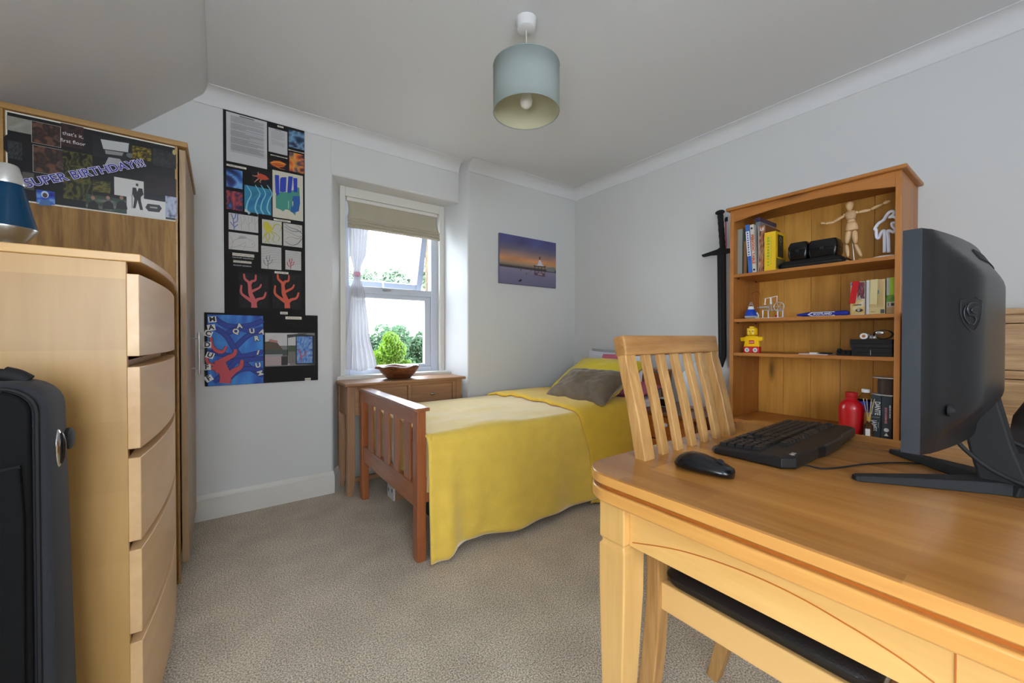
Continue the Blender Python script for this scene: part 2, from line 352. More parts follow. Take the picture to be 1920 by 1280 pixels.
def smooth_line(p, n=5):
    out = []
    for k in range(len(p)-1):
        a, b, c, d = p[max(k-1, 0)], p[k], p[k+1], p[min(k+2, len(p)-1)]
        for i in range(n):
            t = i/n; t2, t3 = t*t, t*t*t
            out.append(tuple(.5*(2*b[q]+(c[q]-a[q])*t+(2*a[q]-5*b[q]+4*c[q]-d[q])*t2+(3*b[q]-a[q]-3*c[q]+d[q])*t3) for q in range(len(b))))
    out.append(tuple(p[-1])); return out
# ============================================================ THE SETTING
XR, YF, YR, ZC, XL, YB = 2.814, 2.889, 2.80, 2.465, -0.80, -1.65
struct(box('floor', XL-.2, XR+.2, YB-.2, 3.3, -.08, 0, 'carpet', bevel=0))
struct(MB().prism([(-.045, ZC), (-.045, ZC+.2), (XR+.2, ZC+.2), (XR+.2, ZC)], 'y', YB-.2, 3.3).build('ceiling', 'ceiling'))
# sloped ceiling over the wardrobe, slightly coved where it meets the flat ceiling
sl = [(XL-.05, 1.70), (-.36, 2.155), (-.115, 2.392), (-.07, 2.43), (-.045, 2.466), (-.045, 2.65), (XL-.3, 2.65), (XL-.3, 1.70)]
struct(MB().prism(sl, 'y', YB-.2, 3.3).build('ceiling_slope', 'ceiling', smooth=True))
b = MB(); b.box(XL-.2, XL, YB-.2, -.85, 0, 1.9); b.box(XL-.2, XL, -.05, 3.3, 0, 1.9); b.box(XL-.2, XL, -.85, -.05, 0, .68); b.box(XL-.2, XL, -.85, -.05, 1.30, 1.9)
struct(b.build('wall_left', 'wall'))
struct(box('wall_right', XR, XR+.2, YB-.2, 3.3, 0, ZC, 'wall', bevel=0))
w = MB()
w.prism([(XL-.2, YF), (.611, YF), (.70, 3.06), (.70, 3.22), (XL-.2, 3.22)], 'z', 0, 2.7)
w.prism([(1.614, YR), (XR+.2, YR), (XR+.2, 3.22), (1.527, 3.22), (1.527, 3.06)], 'z', 0, 2.7)
w.prism([(.60, YF), (1.583, YF), (1.583, 3.22), (.60, 3.22)], 'z', 2.147, 2.7)
w.box(.68, 1.54, 3.065, 3.22, 0, .76)
struct(w.build('wall_far', 'wall', bevel=.012, seg=3, smooth=True))
b = MB()   # rear wall with its window opening
b.box(XL-.2, -.73, YB-.2, YB, 0, 2.7); b.box(.17, XR+.2, YB-.2, YB, 0, 2.7)
b.box(-.73, .17, YB-.2, YB, 0, .85); b.box(-.73, .17, YB-.2, YB, 2.05, 2.7)
struct(b.build('wall_rear', 'wall'))
# coving
def cove(name, p0, p1, nrm, zb=2.385, d=.084):
    p0, p1, nrm = Vector(p0), Vector(p1), Vector(nrm); pr = [(0, zb-.004), (.006, zb)]
    for k in range(7):
        a = math.pi/2*k/6; pr.append((.006+(d-.006)*(1-math.cos(a)), zb+(ZC-zb-.004)*math.sin(a)))
    pr += [(d+.006, ZC-.004), (d+.006, ZC+.01), (-.02, ZC+.01), (-.02, zb-.004)]
    mb = MB(); mb.loft([[p+nrm*a+Vector((0, 0, z)) for a, z in pr] for p in (p0, p1)])
    return struct(mb.build(name, 'ceiling', smooth=True))
cove('trim_1', (-.115, YF, 0), (1.575, YF, 0), (0, -1, 0))
cove('trim_2', (1.612, YR, 0), (XR, YR, 0), (0, -1, 0))
cove('trim_3', (XR, YB, 0), (XR, YR, 0), (-1, 0, 0))
def skirting(name, pts):
    mb = MB(); pr = [(0, 0), (.018, 0), (.018, .118), (.012, .124), (.010, .136), (.004, .148), (0, .148)]
    rings = []
    for p, n in pts: rings.append([Vector((p[0]+n[0]*a, p[1]+n[1]*a, z)) for a, z in pr])
    mb.loft(rings); return struct(mb.build(name, 'trim', smooth=True))
skirting('baseboard_far', [((XL, YF), (0, -1)), ((.611, YF), (.35, -1)), ((.70, 3.06), (1, -.3))])
skirting('baseboard_far_right', [((1.60, 2.83), (-.6, -1)), ((1.622, YR), (0, -1)), ((XR, YR), (0, -1))])
skirting('baseboard_right', [((XR, YR), (-1, 0)), ((XR, YB), (-1, 0))])
# ---------------------------------------------------------- window in the alcove
def clear_glass(name):
    m = bpy.data.materials.new(name); m.use_nodes = True; nt = m.node_tree; out = nt.nodes['Material Output']; L = nt.links.new
    tr = nt.nodes.new('ShaderNodeBsdfTransparent'); gl = nt.nodes.new('ShaderNodeBsdfGlossy'); gl.inputs['Roughness'].default_value = .02
    lw = nt.nodes.new('ShaderNodeLayerWeight'); pw = nt.nodes.new('ShaderNodeMath'); pw.operation = 'POWER'; pw.inputs[1].default_value = 5
    ma = nt.nodes.new('ShaderNodeMath'); ma.operation = 'MULTIPLY_ADD'; ma.inputs[1].default_value = .7; ma.inputs[2].default_value = .03; mx = nt.nodes.new('ShaderNodeMixShader')
    L(lw.outputs['Facing'], pw.inputs[0]); L(pw.outputs[0], ma.inputs[0]); L(ma.outputs[0], mx.inputs[0]); L(tr.outputs[0], mx.inputs[1]); L(gl.outputs[0], mx.inputs[2]); L(mx.outputs[0], out.inputs[0]); return m
M['pane'] = clear_glass('window_pane_glass')
wn = bpy.data.objects.new('window_1', None); COL.objects.link(wn); wn.location = (1.1, 3.1, .78); wn['kind'] = 'structure'
wn['label'] = 'white framed window in the alcove with its upper sash pushed open'
box('window_lining', .70, .738, 3.055, 3.14, .76, 2.147, 'trim', wn, .003)
box('window_lining', 1.485, 1.527, 3.055, 3.14, .76, 2.147, 'trim', wn, .003)
box('window_lining', .738, 1.485, 3.055, 3.14, 2.078, 2.147, 'trim', wn, .003)
box('window_sill', .66, 1.56, 2.985, 3.10, .742, .772, 'trim', wn, .006)
f = MB()
for x0, x1, z0, z1 in ((.738, .772, .772, 2.078), (1.425, 1.485, .772, 2.078), (.772, 1.425, .772, .81), (.772, 1.425, 2.04, 2.078), (.772, 1.425, 1.385, 1.437)): f.box(x0, x1, 3.095, 3.16, z0, z1)
f.build('window_frame', 'upvc', wn, bevel=.004)
f = MB()
for x0, x1, z0, z1 in ((.772, .79, .81, 1.385), (1.372, 1.425, .81, 1.385), (.79, 1.372, .81, .832), (.79, 1.372, 1.352, 1.385)): f.box(x0, x1, 3.105, 3.15, z0, z1)
f.build('glazing_bead', 'upvc', wn, bevel=.004)
box('pane', .785, 1.378, 3.122, 3.128, .825, 1.36, 'pane', wn, 0)
# open top-hung sash
ang = math.radians(17); HZ, HY = 2.06, 3.155
X4 = Matrix.Translation((0, HY, HZ)) @ Matrix.Rotation(ang, 4, 'X')
f = MB()
for x0, x1, z0, z1 in ((.775, .82, -.62, 0), (1.385, 1.435, -.62, 0), (.82, 1.385, -.62, -.575), (.82, 1.385, -.045, 0)): f.box(x0, x1, -.02, .03, z0, z1)
f.build('sash', 'upvc_dimmed', wn, bevel=.004, xf=X4)
MB().box(.815, 1.39, .002, .008, -.58, -.04).build('pane', 'pane', wn, xf=X4)
b = MB(); b.tube([(1.03, 3.11, 1.437), (1.045, 3.16, 1.475), (1.062, 3.24, 1.505)], .005, 6); b.box(1.02, 1.085, 3.09, 3.105, 1.41, 1.424)
b.build('casement_stay', 'steel', wn)
struct(box('wall_outer', 1.49, 1.56, 3.17, 3.36, .4, 2.4, mat('sandstone', (104, 84, 58), .9, bump=(40, .8, .02), var=(18, .3)), bevel=0))
# rear window frame (behind the camera)
r = bpy.data.objects.new('window_2', None); COL.objects.link(r); r.location = (-.28, YB-.1, .85); r['kind'] = 'structure'
f = MB()
for x0, x1, z0, z1 in ((-.73, -.68, .85, 2.05), (.12, .17, .85, 2.05), (-.30, -.26, .85, 2.05), (-.73, .17, .85, .90), (-.73, .17, 2.0, 2.05)): f.box(x0, x1, YB-.14, YB-.08, z0, z1)
f.build('window_frame', 'upvc', r, bevel=.004)
r = bpy.data.objects.new('window_3', None); COL.objects.link(r); r.location = (XL-.08, -.55, .75); r['kind'] = 'structure'
f = MB()
for y0, y1, z0, z1 in ((-.85, -.81, .68, 1.30), (-.09, -.05, .68, 1.30), (-.85, -.05, .68, .72), (-.85, -.05, 1.26, 1.30)): f.box(XL-.05, XL-.01, y0, y1, z0, z1)
f.build('window_frame', 'upvc', r, bevel=.004)
# ---------------------------------------------------------- outside
one_ = struct(box('ground', -30, 40, 3.5, 70, -1.1, -1.0, 'ground_neutral', bevel=0))
def bush(name, c, r, n, leaf, cm, seed, label, cat='shrub', up=0.0, group=None):
    rnd = random.Random(seed); mb = MB(); c = Vector(c)
    root = thing(name, label, cat, (c.x, c.y, -1.0), group)
    lumps = [(Vector((rnd.uniform(-.6, .6)*r[0], rnd.uniform(-.5, .5)*r[1], rnd.uniform(-.5, .55)*r[2])), rnd.uniform(.35, .6)) for _ in range(9)]
    if up: lumps = [(Vector((l.x*(1.15-1.0*(l.z/r[2]+.5)), l.y, l.z*1.25)), q*(1.1-.5*(l.z/r[2]+.5))) for l, q in lumps]+[(Vector((0, 0, r[2]*.75)), .25)]
    for _ in range(n):
        o, q = rnd.choice(lumps); d = Vector((rnd.gauss(0, 1), rnd.gauss(0, 1), rnd.gauss(0, 1))).normalized()*rnd.uniform(.75, 1.05)
        p = c+o+Vector((d.x*r[0], d.y*r[1], d.z*r[2]))*q
        a = Vector((rnd.gauss(0, 1), rnd.gauss(0, 1), rnd.gauss(0, 1)+up*3)).normalized(); s_ = a.orthogonal().normalized()
        L = leaf*rnd.uniform(.7, 1.3); wv = s_*L*.28
        mb.add([p-a*L*.5, p+wv, p+a*L*.5, p-wv], [(0, 1, 2, 3)])
    fo = mb.build('foliage', cm, root); fo['kind'] = 'stuff'
    MB().tube([(c.x, c.y, -1.0), (c.x+.02, c.y, (c.z-1)/2), (c.x, c.y, c.z)], [.05, .04, .02], 7).build('stem', 'console_v', root)
    return root
M['leaf_lime'] = leafy('lime_leaves', (92, 124, 30)); M['leaf_mid'] = leafy('mid_green_leaves', (62, 92, 60)); M['leaf_hazed'] = leafy('hazed_leaves', (130, 146, 124))  # distant leaves paled: haze is put into their colour
def spot(px, py, Y): return at(px, py, 'y', Y)
p = spot(732, 668, 4.6); bush('conifer', (p.x, 4.6, p.z-.04), (.34, .26, .32), 6000, .045, 'leaf_lime', 3, 'bright lime green conifer just outside the window', up=.6)
p = spot(690, 692, 4.3); bush('conifer', (p.x, 4.3, p.z-.06), (.24, .2, .14), 2400, .045, 'leaf_lime', 9, 'low lime green sprays left of the taller bright conifer', up=.6)
p = spot(762, 690, 4.45); bush('conifer', (p.x, 4.45, p.z-.06), (.24, .2, .15), 2400, .045, 'leaf_lime', 12, 'low lime green sprays right of the taller bright conifer', up=.6)
where = ('behind the foot of the net curtain', 'left of the lime conifer', 'directly behind the lime conifer', 'right of the lime conifer', 'beside the right window post', 'hidden past the right window post')
for k, (px, py) in enumerate(((655, 652), (693, 658), (730, 640), (765, 652), (798, 648), (836, 655))):
    p = spot(px, py, 6.2)
    bush('hedge_shrub', (p.x, 6.2+.22*(k % 2), p.z-.22), (.34, .36, .50), 3200, .06, 'leaf_mid', 20+k, 'mid green garden hedge shrub '+where[k], 'shrub', 0, 'garden hedge shrubs')
for k, (px, py) in enumerate(((668, 530), (700, 520), (738, 528), (772, 515), (805, 520))):
    p = spot(px, py, 16)
    bush('distant_tree', (p.x, 16+1.3*(k%2), p.z), (.62, .5, .62), 1500, .2, 'leaf_hazed', 40+k, 'pale hazy tree beyond the white building, '+('nearest the net curtain', 'second from the net curtain', 'middle one of five', 'below the open sash stile', 'rightmost of five')[k], 'tree', 0, 'hazy trees beyond the building')
hb = thing('garden_building', 'long white rendered building behind the hedge', 'building', (6, 13, -1))
M['render'] = mat('white_render', (236, 238, 240), .9)
box('wall', 1.5, 12, 13, 15, -1, 2.2, 'render', hb, 0)
for k in range(6): box('siding_board', 1.5, 12, 12.96, 13.0, -.2+.4*k, .17+.4*k, 'render', hb, .01)
MB().prism([(12.8, 2.2), (15.2, 2.2), (14, 2.5)], 'x', 1.3, 12.2).build('roof', 'render', hb)
p = spot(710, 480, 30); tw = thing('distant_turret', 'small grey pointed roof far off in the white sky', 'building', (p.x, 30, -1))
box('tower', p.x-.5, p.x+.5, 29.5, 30.5, -1, p.z-.5, 'render', tw, 0)
MB().add([(p.x-.75, 29.3, p.z-.5), (p.x+.75, 29.3, p.z-.5), (p.x+.75, 30.7, p.z-.5), (p.x-.75, 30.7, p.z-.5), (p.x, 30, p.z+.6)], [(0, 1, 4), (1, 2, 4), (2, 3, 4), (3, 0, 4), (0, 3, 2, 1)]).build('roof', mat('slate', (120, 140, 170), .7), tw)
# ============================================================ WINDOW DRESSING
bl = thing('roman_blind', 'beige linen roman blind gathered up at the top of the window', 'blind', (1.1, 3.06, 1.85))
def blp(u, v):
    x = .748+u*.722; t = v
    if t < .62: z = 2.072-t/.62*.155; y = 3.075-.035*(t/.62)
    else:
        q = (t-.62)/.38; z = 1.917-q*.068; y = 3.04-.016*abs(math.sin(q*math.pi*3))-.004*q
    pinch = .012*math.sin(min(1, t/.62)*math.pi)
    x += pinch*(1-2*u)*(1 if abs(u-.5) > .45 else .3); return (x, y+.002*math.sin(u*30), z)
MB().grid(blp, 24, 40).build('blind_fabric', 'blind', bl, smooth='all', solid=.003)
box('headrail', .75, 1.468, 3.062, 3.09, 2.05, 2.076, 'trim', bl)
ct = thing('net_curtain', 'white net curtain tied in the middle at the left of the window', 'curtain', (.82, 3.08, .8))
def half(z):
    for (za, a, ca), (zb, b_, cb) in zip(CP, CP[1:]):
        if z <= za and z >= zb: t = (za-z)/(za-zb+1e-9); t = t*t*(3-2*t); return a+(b_-a)*t, ca+(cb-ca)*t
    return CP[-1][1], CP[-1][2]
CP = [(1.95, .085, .835), (1.70, .062, .83), (1.535, .022, .822), (1.50, .022, .822), (1.36, .058, .82), (1.1, .082, .82), (.805, .125, .835)]
def cp(u, v):
    z = 1.95-v*1.145; h, c = half(z); k = min(1, h/.05)
    return (c+(u*2-1)*h, 3.07+.014*math.sin(u*40+2*v)*k+.006*math.sin(u*17), z+.01*math.sin(u*9)*(v > .9))
MB().grid(cp, 70, 50).build('net_fabric', 'net', ct, smooth='all')
MB().lathe([(.024, 0), (.027, .01), (.027, .02), (.024, .03)], (.822, 3.07, 1.503), 14).build('tie_band', mat('pink_ribbon', (226, 170, 196), .6), ct, smooth=True)
# ============================================================ CONSOLE TABLE under the window
c = thing('console_table', 'brown oak console table with two drawers under the window', 'table', (1.09, 2.86, 0))
MB().box(.645, 1.535, 2.70, 3.035, .728, .748).build('table_top', 'console_x', c, bevel=.006, seg=3)
for x0, y0 in ((.668, 2.735), (1.47, 2.735), (.668, 2.975), (1.47, 2.975)):
    s_ = 1 if x0 < 1 else -1; xa, xb = (x0, x0+.048)
    mb = MB(); ring = lambda a, b_, z: [(a, y0, z), (b_, y0, z), (b_, y0+.045, z), (a, y0+.045, z)]
    i0, i1 = (xa, xb-.014) if s_ > 0 else (xa+.014, xb)
    mb.loft([ring(i0, i1, 0), ring(i0 if s_ > 0 else xa+.003, xb-.003 if s_ > 0 else i1, .09), ring(xa, xb, .16), ring(xa, xb, .728)]); mb.build('leg', 'console_v', c, bevel=.003)
a = MB(); a.box(.716, 1.47, 2.742, 2.756, .705, .728); a.box(.716, .745, 2.742, 2.756, .545, .705); a.box(1.083, 1.107, 2.742, 2.756, .545, .705); a.box(1.44, 1.47, 2.742, 2.756, .545, .705); a.box(.716, 1.47, 2.742, 2.756, .53, .547)
a.build('front_rail', 'console_x', c, bevel=.001)
box('side_rail', .672, .69, 2.78, 2.975, .53, .728, 'console_v', c); box('side_rail', 1.495, 1.513, 2.78, 2.975, .53, .728, 'console_v', c)
box('back_rail', .716, 1.47, 2.99, 3.01, .53, .728, 'console_x', c)
box('stretcher', .69, 1.50, 2.86, 2.885, .045, .075, 'console_x', c)
for x0, x1 in ((.747, 1.081), (1.109, 1.438)):
    d = box('drawer', x0, x1, 2.746, 2.96, .549, .703, 'console_x', c, .002)
    MB().ell(((x0+x1)/2, 2.734, .632), (.024, .012, .009), 16, 8).build('drawer_knob', 'chrome', d, smooth='all')
# carved bowl on it
bw = thing('carved_bowl', 'rough carved dark wooden bowl standing on the console table', 'bowl', (1.06, 2.86, .749))
def rim(a): return 1+.05*math.sin(3*a+.6)+.03*math.sin(7*a)
rings = []
for r_, z_, q in ((.075, 0, 0), (.085, .004, 0), (.118, .04, .4), (.143, .078, 1), (.149, .09, 1), (.142, .094, 1), (.128, .088, 1), (.10, .045, .5), (.06, .018, 0), (.02, .014, 0)):
    rings.append([((1+(rim(2*math.pi*i/40)-1)*q)*r_*math.cos(2*math.pi*i/40)*1.04, (1+(rim(2*math.pi*i/40)-1)*q)*r_*math.sin(2*math.pi*i/40)*.9, z_+q*.006*math.sin(5*2*math.pi*i/40)) for i in range(40)])
MB().loft(rings).build('bowl_body', 'bowl', bw, smooth='all', world=False)
MB().tube([(-.145, 0, .082), (-.165, .006, .086), (-.172, 0, .080)], [.012, .010, .005], 8).build('lug', 'bowl', bw, smooth='all', world=False)
# ============================================================ BED
bed = thing('single_bed', 'orange pine single bed with a slatted footboard', 'bed', (1.75, 2.2, 0))
for y0, y1 in ((1.740, 1.797), (2.632, 2.689)):
    box('bed_post', .731, .775, y0, y1, 0, .705, 'bed_v', bed, .004)
box('top_rail', .720, .790, 1.728, 2.700, .705, .722, 'bed_cap', bed, .004)
box('foot_panel', .738, .766, 1.797, 2.632, .636, .705, 'bed_h', bed, .003)
box('foot_panel', .738, .766, 1.797, 2.632, .246, .350, 'bed_h', bed, .003)
for px0, px1 in ((689.5, 697.3), (703.6, 711.3), (719, 728), (736.7, 746.5), (756.3, 767.6)):
    ya, yb = at(px0, 640, 'x', .741)[1], at(px1, 640, 'x', .741)[1]
    box('foot_slat', .741, .751, yb, ya, .350, .636, 'bed_v', bed, .002)
box('side_rail', .775, 2.72, 1.752, 1.778, .27, .39, mat('rail_pine', (172, 104, 62), .35), bed)
box('side_rail', .775, 2.72, 2.652, 2.678, .27, .39, 'bed_h', bed)
for y0, y1 in ((1.740, 1.797), (2.632, 2.689)): box('bed_post', 2.735, 2.79, y0, y1, 0, .79, 'bed_v', bed, .004)
box('head_panel', 2.745, 2.775, 1.797, 2.632, .66, .775, 'bed_h', bed, .004); box('top_rail', 2.725, 2.80, 1.728, 2.70, .79, .806, 'bed_h', bed, .004)
box('head_panel', 2.745, 2.775, 1.797, 2.632, .30, .40, 'bed_h', bed, .004)
for k in range(6): box('head_slat', 2.752, 2.768, 1.86+k*.135, 1.91+k*.135, .40, .66, 'bed_v', bed, .002)
for k in range(9): box('bed_base_slat', .86+k*.2, .93+k*.2, 1.778, 2.652, .365, .385, 'bed_h', bed, .002)
one(MB().box(.79, 2.72, 1.765, 2.67, .387, .575).build('mattress', 'sheet', bevel=.03, seg=4, smooth=True), 'white mattress under the yellow blanket on the pine bed', 'mattress')
def nz(x, y, s=4, a=.006, k=0): return a*noise.noise(Vector((x*s, y*s, k)))
def section(x, lift, hem, dx=0):
    """points down the blanket from the wall side over the top and down the room side"""
    P = [(2.685, .50), (2.682, .55), (2.665, .582), (2.62, .592)]
    P += [(2.62-.86*k/14, .594+lift*.5+.012*math.sin(k/14*math.pi)+nz(x, k*.3, 3.2, .016)) for k in range(1, 15)]
    P += [(1.735, .588), (1.718, .575), (1.708, .553)]
    n = 22; top = .535
    for k in range(n+1):
        t = k/n; z = top+(hem-top)*t
        fold = (.007+.016*t)*(math.sin(x*9.5+1.2)+.5*math.sin(x*21+.5))*t + .032*math.exp(-((x-.87)/.035)**2)*min(1, t*1.5)-.018*math.exp(-((x-.96)/.04)**2)*t
        P.append((1.704-.020*t-fold*.8-lift*(.3+.7*math.sin(min(1, t)*math.pi)), z))
    return P
def blanket_mesh(x0, x1, n, lift, hemf):
    rings = []
    for i in range(n+1):
        x = x0+(x1-x0)*i/n; sec = section(x, lift, hemf(x))
        rings.append([Vector((x-(.018 if lift else 0)*0, y-(lift if 0 else 0), z+lift)) if k < 21 else Vector((x, y-lift, z)) for k, (y, z) in enumerate(sec)])
    return rings
def hem1(x):
    if x < .85: return .012
    if x < .90: return .012+(x-.85)/.05*.038
    return .05-.008*math.sin((x-.9)*3)+.006*math.sin(x*14)
bk = thing('yellow_blanket', 'mustard yellow fleece blanket draped over the bed', 'blanket', (1.5, 2.2, .6))
mb = MB(); mb.loft(blanket_mesh(.770, 1.95, 70, 0, hem1), cap=False, closed=False)
# end flap hanging inside the footboard
def flap(u, v):
    y = 1.712+u*(2.69-1.712); z = .60-v*(.27+.02*math.sin(u*19)); return (.786+.008*math.sin(u*26)*v-.006*v, y, z)
mb.grid(flap, 50, 14)
mb.build('blanket_body', 'fleece', bk, smooth='all', solid=.008)
mb = MB()
def hem2(x): return .022+.006*math.sin(x*12)
def fold2(i, n):
    pass
rings = []
n = 30
for i in range(n+1):
    u = i/n; sec = section(1.7+u*.55, .010, .02+.004*math.sin(i)); ring = []
    for k, (y, z) in enumerate(sec):
        t = max(0, (1.76-y)/.1) if k < 21 else 1; down = max(0, .6-z)
        # the folded part runs at a slight slant and curves back at the room side
        xa = 1.715+.02*math.sin((2.7-y)*2)+(.20*min(1, down/.25) if k >= 17 else 0)*.45+(.08*max(0, down-.25))
        xb = 2.27-.42*max(0, min(1, (y-1.75)/.85))**.8*0-.03*math.sin(down*9)
        ring.append(Vector((xa+(xb-xa)*u, y-(.012 if k >= 18 else 0), z+(.012 if k < 21 else 0)+(.008*math.sin(min(1, u*14)*math.pi/2) if k < 20 else 0))))
    rings.append(ring)
mb.loft(rings, cap=False, closed=False); mb.build('blanket_fold', 'fleece2', bk, smooth='all', solid=.014)
# bottom sheet showing at the head
def sh(u, v):
    x = 2.05+u*.66; y = 1.725+v*.94; r_ = max(0, 1-v*14); return (x, y, .590-.03*r_*r_+nz(x, y, 6, .006))
sb = MB(); sb.grid(sh, 20, 24); sb.grid(lambda u, v: (2.05+u*.66, 1.724-.006*math.sin(u*20)*v, .562-v*.18), 20, 6)
one(sb.build('white_sheet', 'sheet', smooth='all', solid=.006), 'white bottom sheet showing between the blanket and the pillows', 'sheet')
def pillow(name, label, c, size, rx, m, rz=0, seed=0, cat='pillow', ry=0, wr=.012, group=None):
    """c centre, size (thickness, width y, height z); built upright facing -x, then leaned"""
    mb = MB(); N = 26
    for sgn in (-1, 1):
        def P(u, v):
            a, b_ = u*2-1, v*2-1; e = max(0, (1-abs(a)**2.6)*(1-abs(b_)**2.6))**.5
            pin = 1-.07*(1-abs(b_))**0*(abs(a)**2)*(1-b_*b_)-0; pin2 = 1-.08*(1-a*a)*abs(b_)**2
            w_ = wr*noise.noise(Vector((a*2.2+seed, b_*2.2, seed+sgn)))*e+wr*.6*noise.noise(Vector((a*6, b_*5+seed, 2)))*e
            return (sgn*(size[0]/2*e)+w_, a*size[1]/2*pin, b_*size[2]/2*pin2)
        mb.grid(P, N, N)
    X = Matrix.Translation(Vector(c)) @ Matrix.Rotation(rz, 4, 'Z') @ Matrix.Rotation(rx, 4, 'Y') @ Matrix.Rotation(ry, 4, 'X')
    o = mb.build(name, m, smooth='all', xf=X); o.location = (0, 0, 0); return one(o, label, cat, group)
pillow('white_pillow', 'white pillow with pink patch upright against the wall at bed head', (2.695, 2.22, .765), (.12, .62, .34), .22, 'sheet', seed=1)
pp = bpy.data.objects['white_pillow']
def pk(a, b_, k):   # pink patch printed on the pillow front, riding just proud of its surface
    e = max(0, (1-abs(a)**2.6)*(1-abs(b_)**2.6))**.5
    X = Matrix.Translation((2.695, 2.22, .765)) @ Matrix.Rotation(.22, 4, 'Y')
    return X @ Vector((-(.06*e)-.014, a*.31, b_*.17))
mb = MB(); mb.grid(lambda u, v: pk(.30-.75*u*(1-.18*(1-v)), -.2+.98*v, 0), 12, 12)
mb.build('pink_patch', 'pink_cotton', pp, smooth='all', world=True)
pillow('pink_pillow', 'pink pillow lying under the yellow one at the bed head', (2.60, 2.06, .645), (.10, .58, .30), 1.40, 'pink_cotton', seed=4)
pillow('grey_pillow', 'grey bolster edge peeping above the white pillow at the wall', (2.765, 2.24, .80), (.06, .60, .30), .08, 'grey_cotton', seed=8)
pillow('yellow_pillow', 'mustard yellow pillow leaning behind the taupe cushion', (2.355, 2.10, .752), (.16, .66, .46), 1.06, 'yellow_cotton', seed=2, wr=.014)
pillow('taupe_cushion', 'taupe velvet cushion leaning at the front of the pillows', (2.075, 1.945, .714), (.13, .54, .37), 1.05, 'brown_velvet', rz=.08, seed=5, cat='cushion', wr=.02)
# things stored under the bed
u1 = thing('wooden_crate', 'small crate with a pale printed end under the bed foot', 'crate', (1.0, 2.6, 0))
box('crate_side', .90, 1.06, 2.50, 2.515, 0, .16, 'console_x', u1); box('crate_side', .90, 1.06, 2.60, 2.615, 0, .16, 'console_x', u1); box('crate_base', .9, 1.06, 2.515, 2.60, 0, .012, 'console_x', u1)
e1 = box('crate_end', .888, .90, 2.50, 2.615, 0, .165, 'white', u1); box('crate_end', 1.06, 1.072, 2.50, 2.615, 0, .165, 'console_x', u1)
for a, b_ in ((2.525, .06), (2.56, .12), (2.59, .05), (2.53, .13)):
    cv = Canvas(lambda a, b_, k: (.887-.0003*k, a, b_)); cv.disc(a, b_, .009, .014, (70, 80, 120)); cv.build('printed_mark', parent=e1)
g = thing('storage_box', 'dark green fabric storage box pushed under the bed', 'box', (1.25, 2.2, 0))
M['dgreen'] = mat('dark_green_cloth', (10, 60, 48), .8)
box('box_body', .98, 1.50, 1.98, 2.38, 0, .17, 'dgreen', g, .006); box('box_lid', .975, 1.505, 1.975, 2.385, .17, .195, 'dgreen', g, .006)
# ============================================================ BEDSIDE CABINET and what stands on it
bs = thing('bedside_cabinet', 'dark reddish bedside cabinet between bed and bookcase', 'cabinet', (2.54, 1.45, 0))
box('cabinet_top', 2.25, 2.80, 1.235, 1.66, .552, .572, 'dark_wood', bs, .003)
box('side_panel', 2.28, 2.795, 1.25, 1.268, .04, .552, 'dark_wood', bs); box('side_panel', 2.28, 2.795, 1.632, 1.65, .04, .552, 'dark_wood', bs)
box('back_panel', 2.78, 2.795, 1.268, 1.632, .04, .552, 'dark_wood', bs); box('cabinet_base', 2.29, 2.78, 1.268, 1.632, .04, .06, 'dark_wood', bs); box('plinth', 2.30, 2.78, 1.27, 1.63, 0, .04, 'dark_wood', bs)
for z0, z1 in ((.40, .545), (.235, .39), (.065, .225)):
    d = box('drawer', 2.272, 2.70, 1.272, 1.628, z0, z1, 'bed_side', bs, .003)
    MB().ell((2.256, 1.45, (z0+z1)/2+.025), (.016, .016, .014), 14, 8).build('drawer_knob', 'white', d, smooth='all')
lh = thing('lantern_lamp', 'white lantern lamp with a pointed top on the bedside cabinet', 'lamp', (2.62, 1.45, .573))
lp = MB(); lp.lathe([(.088, .02), (.09, .03), (.09, .215), (.082, .235), (.045, .278), (.012, .30)], (2.62, 1.45, .573), 28); lp.build('lamp_shade', 'white', lh, smooth=True)
MB().lathe([(.082, 0), (.086, .004), (.086, .02)], (2.62, 1.45, .573), 28).build('lamp_base', mat('rose_base', (190, 150, 140), .4), lh, smooth=True)
ck = thing('alarm_clock', 'small grey alarm clock on the bedside cabinet seen through chair slats', 'clock', (2.45, 1.60, .573))
MB().box(2.43, 2.47, 1.53, 1.61, .573, .64).build('clock_body', 'grey_cotton', ck, bevel=.01, seg=3, smooth=True)
box('clock_face', 2.4275, 2.430, 1.54, 1.60, .583, .63, 'black_gloss', ck, .001)
# ============================================================ WARDROBE
wr = thing('wardrobe', 'tall oak effect wardrobe under the sloped ceiling', 'wardrobe', (-.38, 2.54, 0))
box('side_panel', -.612, -.150, 2.200, 2.222, 0, 1.855, 'wardrobe', wr, .001)
box('side_post', -.628, -.612, 2.192, 2.222, 0, 1.855, 'wardrobe_lt', wr, .001)
box('front_post', -.150, -.1425, 2.197, 2.222, 0, 1.855, 'wardrobe_lt', wr, .001)
box('side_panel', -.628, -.145, 2.862, 2.884, 0, 1.855, 'wardrobe', wr, .001)
MB().box(-.632, -.108, 2.188, 2.886, 1.855, 1.877).build('wardrobe_top', 'wardrobe_lt', wr, bevel=.003)
box('back_panel', -.628, -.62, 2.222, 2.862, .05, 1.855, 'wardrobe', wr, 0); box('wardrobe_base', -.62, -.15, 2.222, 2.862, .06, .08, 'wardrobe', wr, 0)
box('inner_shelf', -.62, -.15, 2.222, 2.862, 1.60, 1.618, 'wardrobe', wr, 0)
